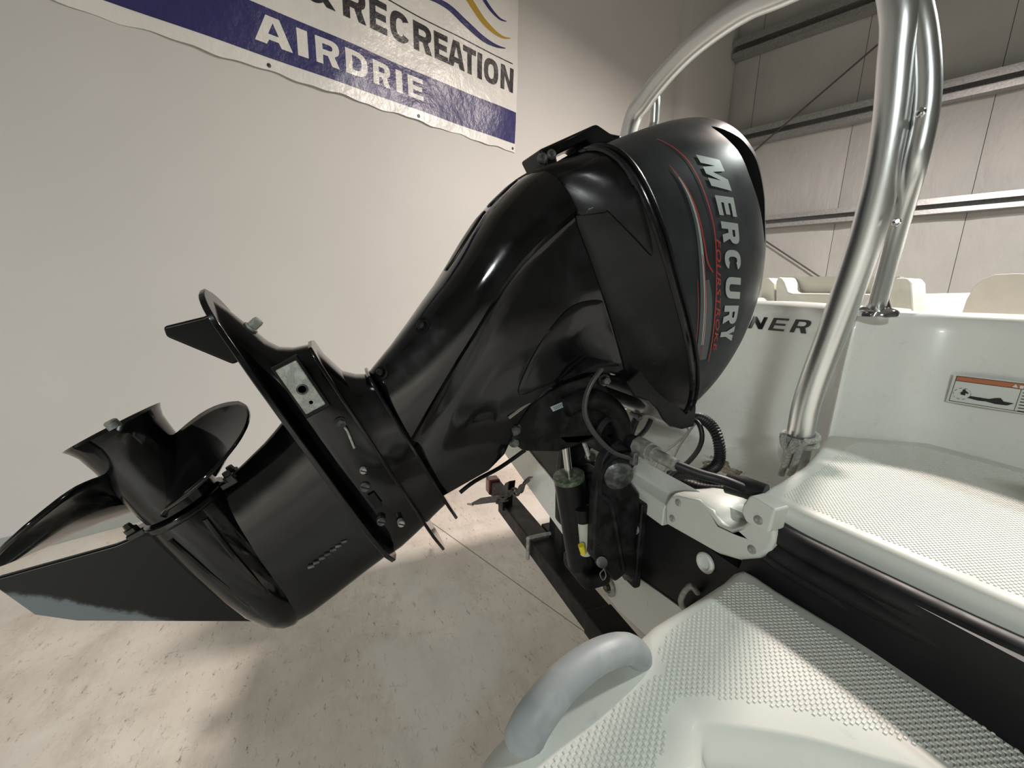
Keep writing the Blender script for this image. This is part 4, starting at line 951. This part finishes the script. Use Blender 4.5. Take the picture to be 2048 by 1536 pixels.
ribbon('silver_swoosh', [(1366, 352, .0008), (1382, 395, .0018), (1395, 450, .0022), (1403, 520, .0026), (1407, 600, .003), (1405, 690, .003)], M['silver_print'], upper, .0011)
ribbon('grey_swoosh', [(1412, 560, .004), (1416, 600, .0065), (1415, 660, .008), (1411, 720, .008)], M['grey_print'], upper)
ribbon('red_line', [(1402, 510, .0007), (1407, 560, .0009), (1407, 640, .0009), (1403, 720, .0008)], M['red_print'], upper, .0014)
ribbon('red_line', [(1391, 560, .0005), (1393, 620, .0007), (1391, 690, .0007)], M['red_print'], upper, .0014)
# --- latch handle on the back of the lower cowl
hd_ = [(1074, 302), (1187, 251), (1212, 268), (1240, 274), (1232, 288), (1180, 296), (1168, 284), (1108, 312), (1112, 330), (1092, 340)]
lh = MB().prism([ML(*lp(x, y, .02)) - Vector((.075, 0, 0)) for x, y in hd_], (.085, 0, 0)).build('latch_handle', M['satin'], lower, bevel=.005)
for px, py in ((1086, 316), (1103, 309)):
    MB().lathe(ML(*lp(px, py, .03)), (1, 0, 0), [(-.006, .009), (.001, .009), (.002, .006), (.0005, .004)], 16).build('latch_pin', M['dirty_grey'], lh)
# --- swivel bracket, tilting with the motor
sw = [(1016, 858), (1048, 806), (1115, 770), (1182, 748), (1214, 768), (1232, 802), (1250, 838), (1258, 866), (1246, 890), (1200, 876), (1120, 904), (1048, 903), (1028, 888)]
P = [ML(*lp(x, y, .062)) for x, y in sw]
swv = MB().prism([p - Vector((.124, 0, 0)) for p in P], (.124, 0, 0)).build('swivel_bracket', M['matte_black'], motor, bevel=.007, bseg=3)
MB().tube(smooth_path([ML(*lp(x, y, .072)) for x, y in ((1130, 815), (1165, 800), (1198, 800), (1226, 818), (1243, 850), (1246, 882))], 6), .020, 16).build('yoke_arm', M['matte_black'], swv)
MB().lathe(ML(*lp(1205, 858, .03)), (1, 0, 0), [(0, .048), (.04, .046), (.046, .036), (.036, .030), (.03, .001)], 32).build('pivot_boss', M['matte_black'], swv)
MB().tube([ML(*lp(1017, 836, .075)), ML(*lp(1116, 762, .075))], .0042, 10).build('tilt_lock_rod', M['steel'], swv)
lab_ = [ML(*lp(x, y, .0635)) for x, y in ((1100, 814), (1136, 799), (1143, 807), (1106, 823))]
lb_ = MB().prism(lab_, (.001, 0, 0)).build('serial_label', M['blue_label'], swv, smooth=False)
for k in range(9):
    u0 = .12 + k * .085; q = [lab_[0].lerp(lab_[1], u0), lab_[0].lerp(lab_[1], u0 + .035), lab_[3].lerp(lab_[2], u0 + .035), lab_[3].lerp(lab_[2], u0)]
    c_ = sum(q, Vector()) / 4; MB().prism([c_ + (p - c_) * Vector((1, .7, .7)).x * .7 + Vector((.0012, 0, 0)) for p in q], (.0004, 0, 0)).build('barcode_bar', M['ink'], lb_, smooth=False)
for px, py, w in ((1030, 858, .06), (1028, 882, .05), (1208, 760, .07), (1180, 912, .02)):
    MB().hexbolt(ML(*lp(px, py, w)), (1, -.2, .1), .009, .014).build('bracket_bolt', M['dirty_grey'], swv)
MB().tube(smooth_path([ML(*lp(x, y, -.02)) for x, y in ((1050, 900), (1000, 935), (950, 962), (920, 985))], 4), .0045, 8).build('support_strut', M['matte_black'], swv)
# --- clamp brackets, fixed to the transom
cl = [(1276, 900), (1262, 884), (1240, 880), (1222, 893), (1205, 922), (1196, 960), (1190, 1010), (1187, 1060), (1185, 1116), (1192, 1124), (1210, 1140), (1231, 1166), (1252, 1150), (1270, 1159), (1277, 1140), (1272, 1085), (1281, 1040), (1281, 990), (1262, 966), (1258, 950), (1274, 930)]
BX = .088
base = [on(x, y, 0, BX) for x, y in cl]
for sg in (1, -1):
    P = [Vector((BX if sg > 0 else -BX + .028, p.y, p.z)) for p in base]
    cb = MB().prism(P, (-.028, 0, 0)).build('clamp_bracket', M['matte_black'], motor, bevel=.007, bseg=3)
    # outward flange against the transom, with its bolts
    fz = [on(x, y, 1, YT - .012) for x, y in ((1244, 985), (1262, 966), (1282, 990), (1282, 1080), (1278, 1155), (1258, 1150), (1246, 1090))]
    MB().box((sg * .064, YT - .018, .838), (.052, .020, .215)).build('transom_flange', M['matte_black'], cb, bevel=.006)
    MB().hexbolt((sg * .072, YT - .026, .880), (0, -1, 0), .011, .014).build('bolt', M['bolt'], cb)
    MB().hexbolt((sg * .070, YT - .026, .757), (0, -1, 0), .011, .014).build('bolt', M['dirty_grey'], cb)
    if sg > 0:
        # arched rib, tilt-pin holes and lower pin
        rib = smooth_path([on(x, y, 0, BX + .003) for x, y in ((1262, 905), (1225, 915), (1205, 945), (1200, 985), (1222, 1010), (1236, 1080), (1248, 1140))], 5)
        MB().tube(rib, .005, 8).build('rib', M['matte_black'], cb)
        for x, y in ((1196, 1062), (1206, 1073), (1196, 1078), (1197, 1094), (1202, 1106)):
            MB().lathe(on(x, y, 0, BX + .0005), (1, 0, 0), [(-.003, .0055), (.0004, .0055), (.0004, .004), (-.002, .003)], 12).build('pin_hole', M['void'], cb)
        MB().tube([on(1200, 1122, 0, BX - .02), on(1204, 1125, 0, BX + .014)], .012, 12).build('tilt_pin', M['dirty_grey'], cb)
        MB().tube(smooth_path([on(x, y, 0, BX + .012) for x, y in ((1204, 1130), (1212, 1150), (1206, 1160), (1200, 1148), (1208, 1138))], 4), .0012, 6).build('pin_clip', M['bolt'], cb)
        MB().lathe(on(1232, 945, 0, BX - .006), (1, -.3, -.2), [(0, .034), (.014, .033), (.022, .024), (.024, .004)], 24).build('pivot_cap', M['dirty_grey'], cb)
# tilt tube, steering nut and ram tube along the transom
tc_ = on(1263, 884, 0, .095); ty, tz = tc_.y, tc_.z
tb = MB().tube([(-.14, ty, tz), (.115, ty, tz)], .016, 16).build('tilt_tube', M['matte_black'], motor)
def onX(px):   # starboard position along the tilt-tube axis seen at this pixel column
    lo, hi = -.3, .6
    for _ in range(40):
        x = (lo + hi) / 2; d = Vector((x, ty, tz)) - CAM; q = 1024 + F_PX * d.dot(RIGHT) / d.dot(FWD)
        if q < px: lo = x
        else: hi = x
    return lo
x0, x1, x2, x3 = onX(1276), onX(1302), onX(1312), onX(1352)
MB().lathe((x0, ty, tz), (1, 0, 0), [(0, .016), (0, .0195), (x1 - x0, .0195), (x1 - x0, .012)], 8).build('steering_nut', M['bolt'], tb)
MB().lathe((x1, ty, tz), (1, 0, 0), [(0, .0165), (x2 - x1, .0165), (x2 - x1, .012), (x3 - x1, .0115)], 18).build('ram_tube', M['bolt'], tb)
P = smooth_path([Vector((x3 - .01, ty, tz)), on(1400, 948, 1, ty + .03), on(1450, 962, 1, ty + .06), on(1500, 982, 1, ty + .10)], 5)
MB().tube(P, .0088, 12).build('steering_cable', M['rubber'], tb)
P = [on(1455, 966, 1, ty + .09), on(1490, 975, 1, ty + .10), on(1530, 990, 1, ty + .11)]
MB().tube(P, .019, 14).build('cable_sleeve', M['rubber'], tb)
# --- power-trim cylinder between the brackets
c0, c1 = on(1138, 955, 0, .02), on(1166, 1125, 0, .02)
tc2 = MB().tube([c0, c0.lerp(c1, .5), c1], [.034, .035, .036], 28).build('trim_cylinder', M['satin'], motor)
ax_ = (c0 - c1).normalized()
MB().lathe(c0, ax_, [(-.004, .0345), (.006, .0345), (.008, .030), (.005, .012)], 28).build('cylinder_seal', M['seal'], tc2)
MB().tube([c0 - ax_ * .02, on(1128, 862, 0, .02)], .0085, 14).build('trim_rod', M['steel'], tc2)
r0, r1 = on(1165, 1030, 0, .05), on(1172, 1105, 0, .05)
rv = MB().tube([r0, r1], .015, 18).build('reservoir', M['seat_grey'], tc2); MB().lathe(r0, (r0 - r1), [(-.012, .0185), (.02, .0185), (.024, .012)], 18).build('reservoir_cap', M['satin'], rv)
MB().tube([on(1162, 1090, 0, .075), on(1167, 1106, 0, .075)], .007, 10).build('filler_plug', M['yellow'], tc2)
MB().box(((c1.x), c1.y + .01, c1.z - .015), (.11, .07, .04)).build('lower_yoke', M['matte_black'], motor, bevel=.01)
q = [on(x, y, 0, -.02) for x, y in ((1100, 985), (1122, 985), (1122, 1085), (1100, 1060))]
MB().box((-.045, c1.y + .03, (c0.z + c1.z) / 2), (.08, .06, .20)).build('pump_motor', M['matte_black'], motor, bevel=.012)
MB().box((-.075, c1.y - .01, c0.z - .06), (.028, .012, .03)).build('pump_plate', M['dirty_grey'], motor, bevel=.002)
# --- hoses, wires and cables
def cable(name, pts, r, mat, Y, seg=10, rib=False):
    P = smooth_path([on(p[0], p[1], 1, p[2] if len(p) > 2 else Y) for p in pts], 8)
    R = [r * (1 + (.12 if i % 2 else -.06)) for i in range(len(P))] if rib else r
    if rib:
        Q = []
        for i in range(len(P) - 1): Q += [P[i], P[i].lerp(P[i + 1], .5)]
        P = Q + [P[-1]]; R = [r * (1 + (.10 if i % 2 else -.08)) for i in range(len(P))]
    return MB().tube(P, R, seg).build(name, mat, motor)
cable('ribbed_hose', [(1345, 812), (1375, 834), (1405, 838), (1430, 862), (1440, 905), (1432, 932), (1400, 948), (1360, 950), (1335, 965)], .0115, M['rubber'], .74, 12, True)
cable('rubber_hose', [(1370, 838), (1395, 845), (1404, 872), (1396, 900), (1372, 928), (1345, 945), (1330, 968)], .0055, M['rubber'], .72)
cable('rubber_hose', [(1303, 800), (1304, 830), (1292, 858), (1272, 878)], .0062, M['rubber'], .66)
cable('rubber_hose', [(1312, 805), (1318, 828), (1335, 842), (1352, 840)], .0055, M['rubber'], .68)
cable('rubber_hose', [(1290, 805), (1278, 828), (1268, 848), (1258, 875)], .0095, M['rubber'], .64)
cable('hose_clamp', [(1264, 826), (1275, 832), (1280, 838)], .0075, M['dirty_grey'], .632)
cable('grey_wire', [(1362, 846), (1377, 862), (1350, 888), (1325, 908), (1308, 940)], .0030, M['wire'], .74)
cable('grey_wire', [(1394, 842), (1376, 866), (1358, 893), (1346, 915), (1320, 950)], .0030, M['wire'], .74)
cable('tie_wire', [(1372, 846), (1380, 852), (1392, 846)], .0022, M['bolt'], .735)
cable('wiring_loom', [(1325, 965), (1350, 962), (1400, 978), (1455, 985), (1500, 992)], .013, M['rubber'], .76, 12, True)
cable('wiring_loom', [(1338, 948), (1375, 948), (1420, 965), (1470, 975)], .010, M['rubber'], .80, 12, True)
for d_ in (0, .010):
    P = smooth_path([on(x + d_ * 300, y, 0, .135 + d_) for x, y in ((1202, 738), (1182, 765), (1170, 795), (1168, 825), (1178, 852), (1200, 882), (1228, 906), (1264, 918))], 7)
    MB().tube(P, .0036, 10).build('trim_cable', M['wire_dark'], motor)
MB().box(on(1268, 917, 0, .145), (.014, .012, .026)).build('cable_clip', M['dirty_grey'], motor, bevel=.003)
cable('steel_link', [(1158, 862), (1160, 848, .45), (1150, 862), (1122, 872)], .0035, M['bolt'], .46)
P = [on(1160, 862, 0, .0), on(1180, 918, 0, .03)]
MB().tube(P, .005, 8).build('link_rod', M['bolt'], motor)
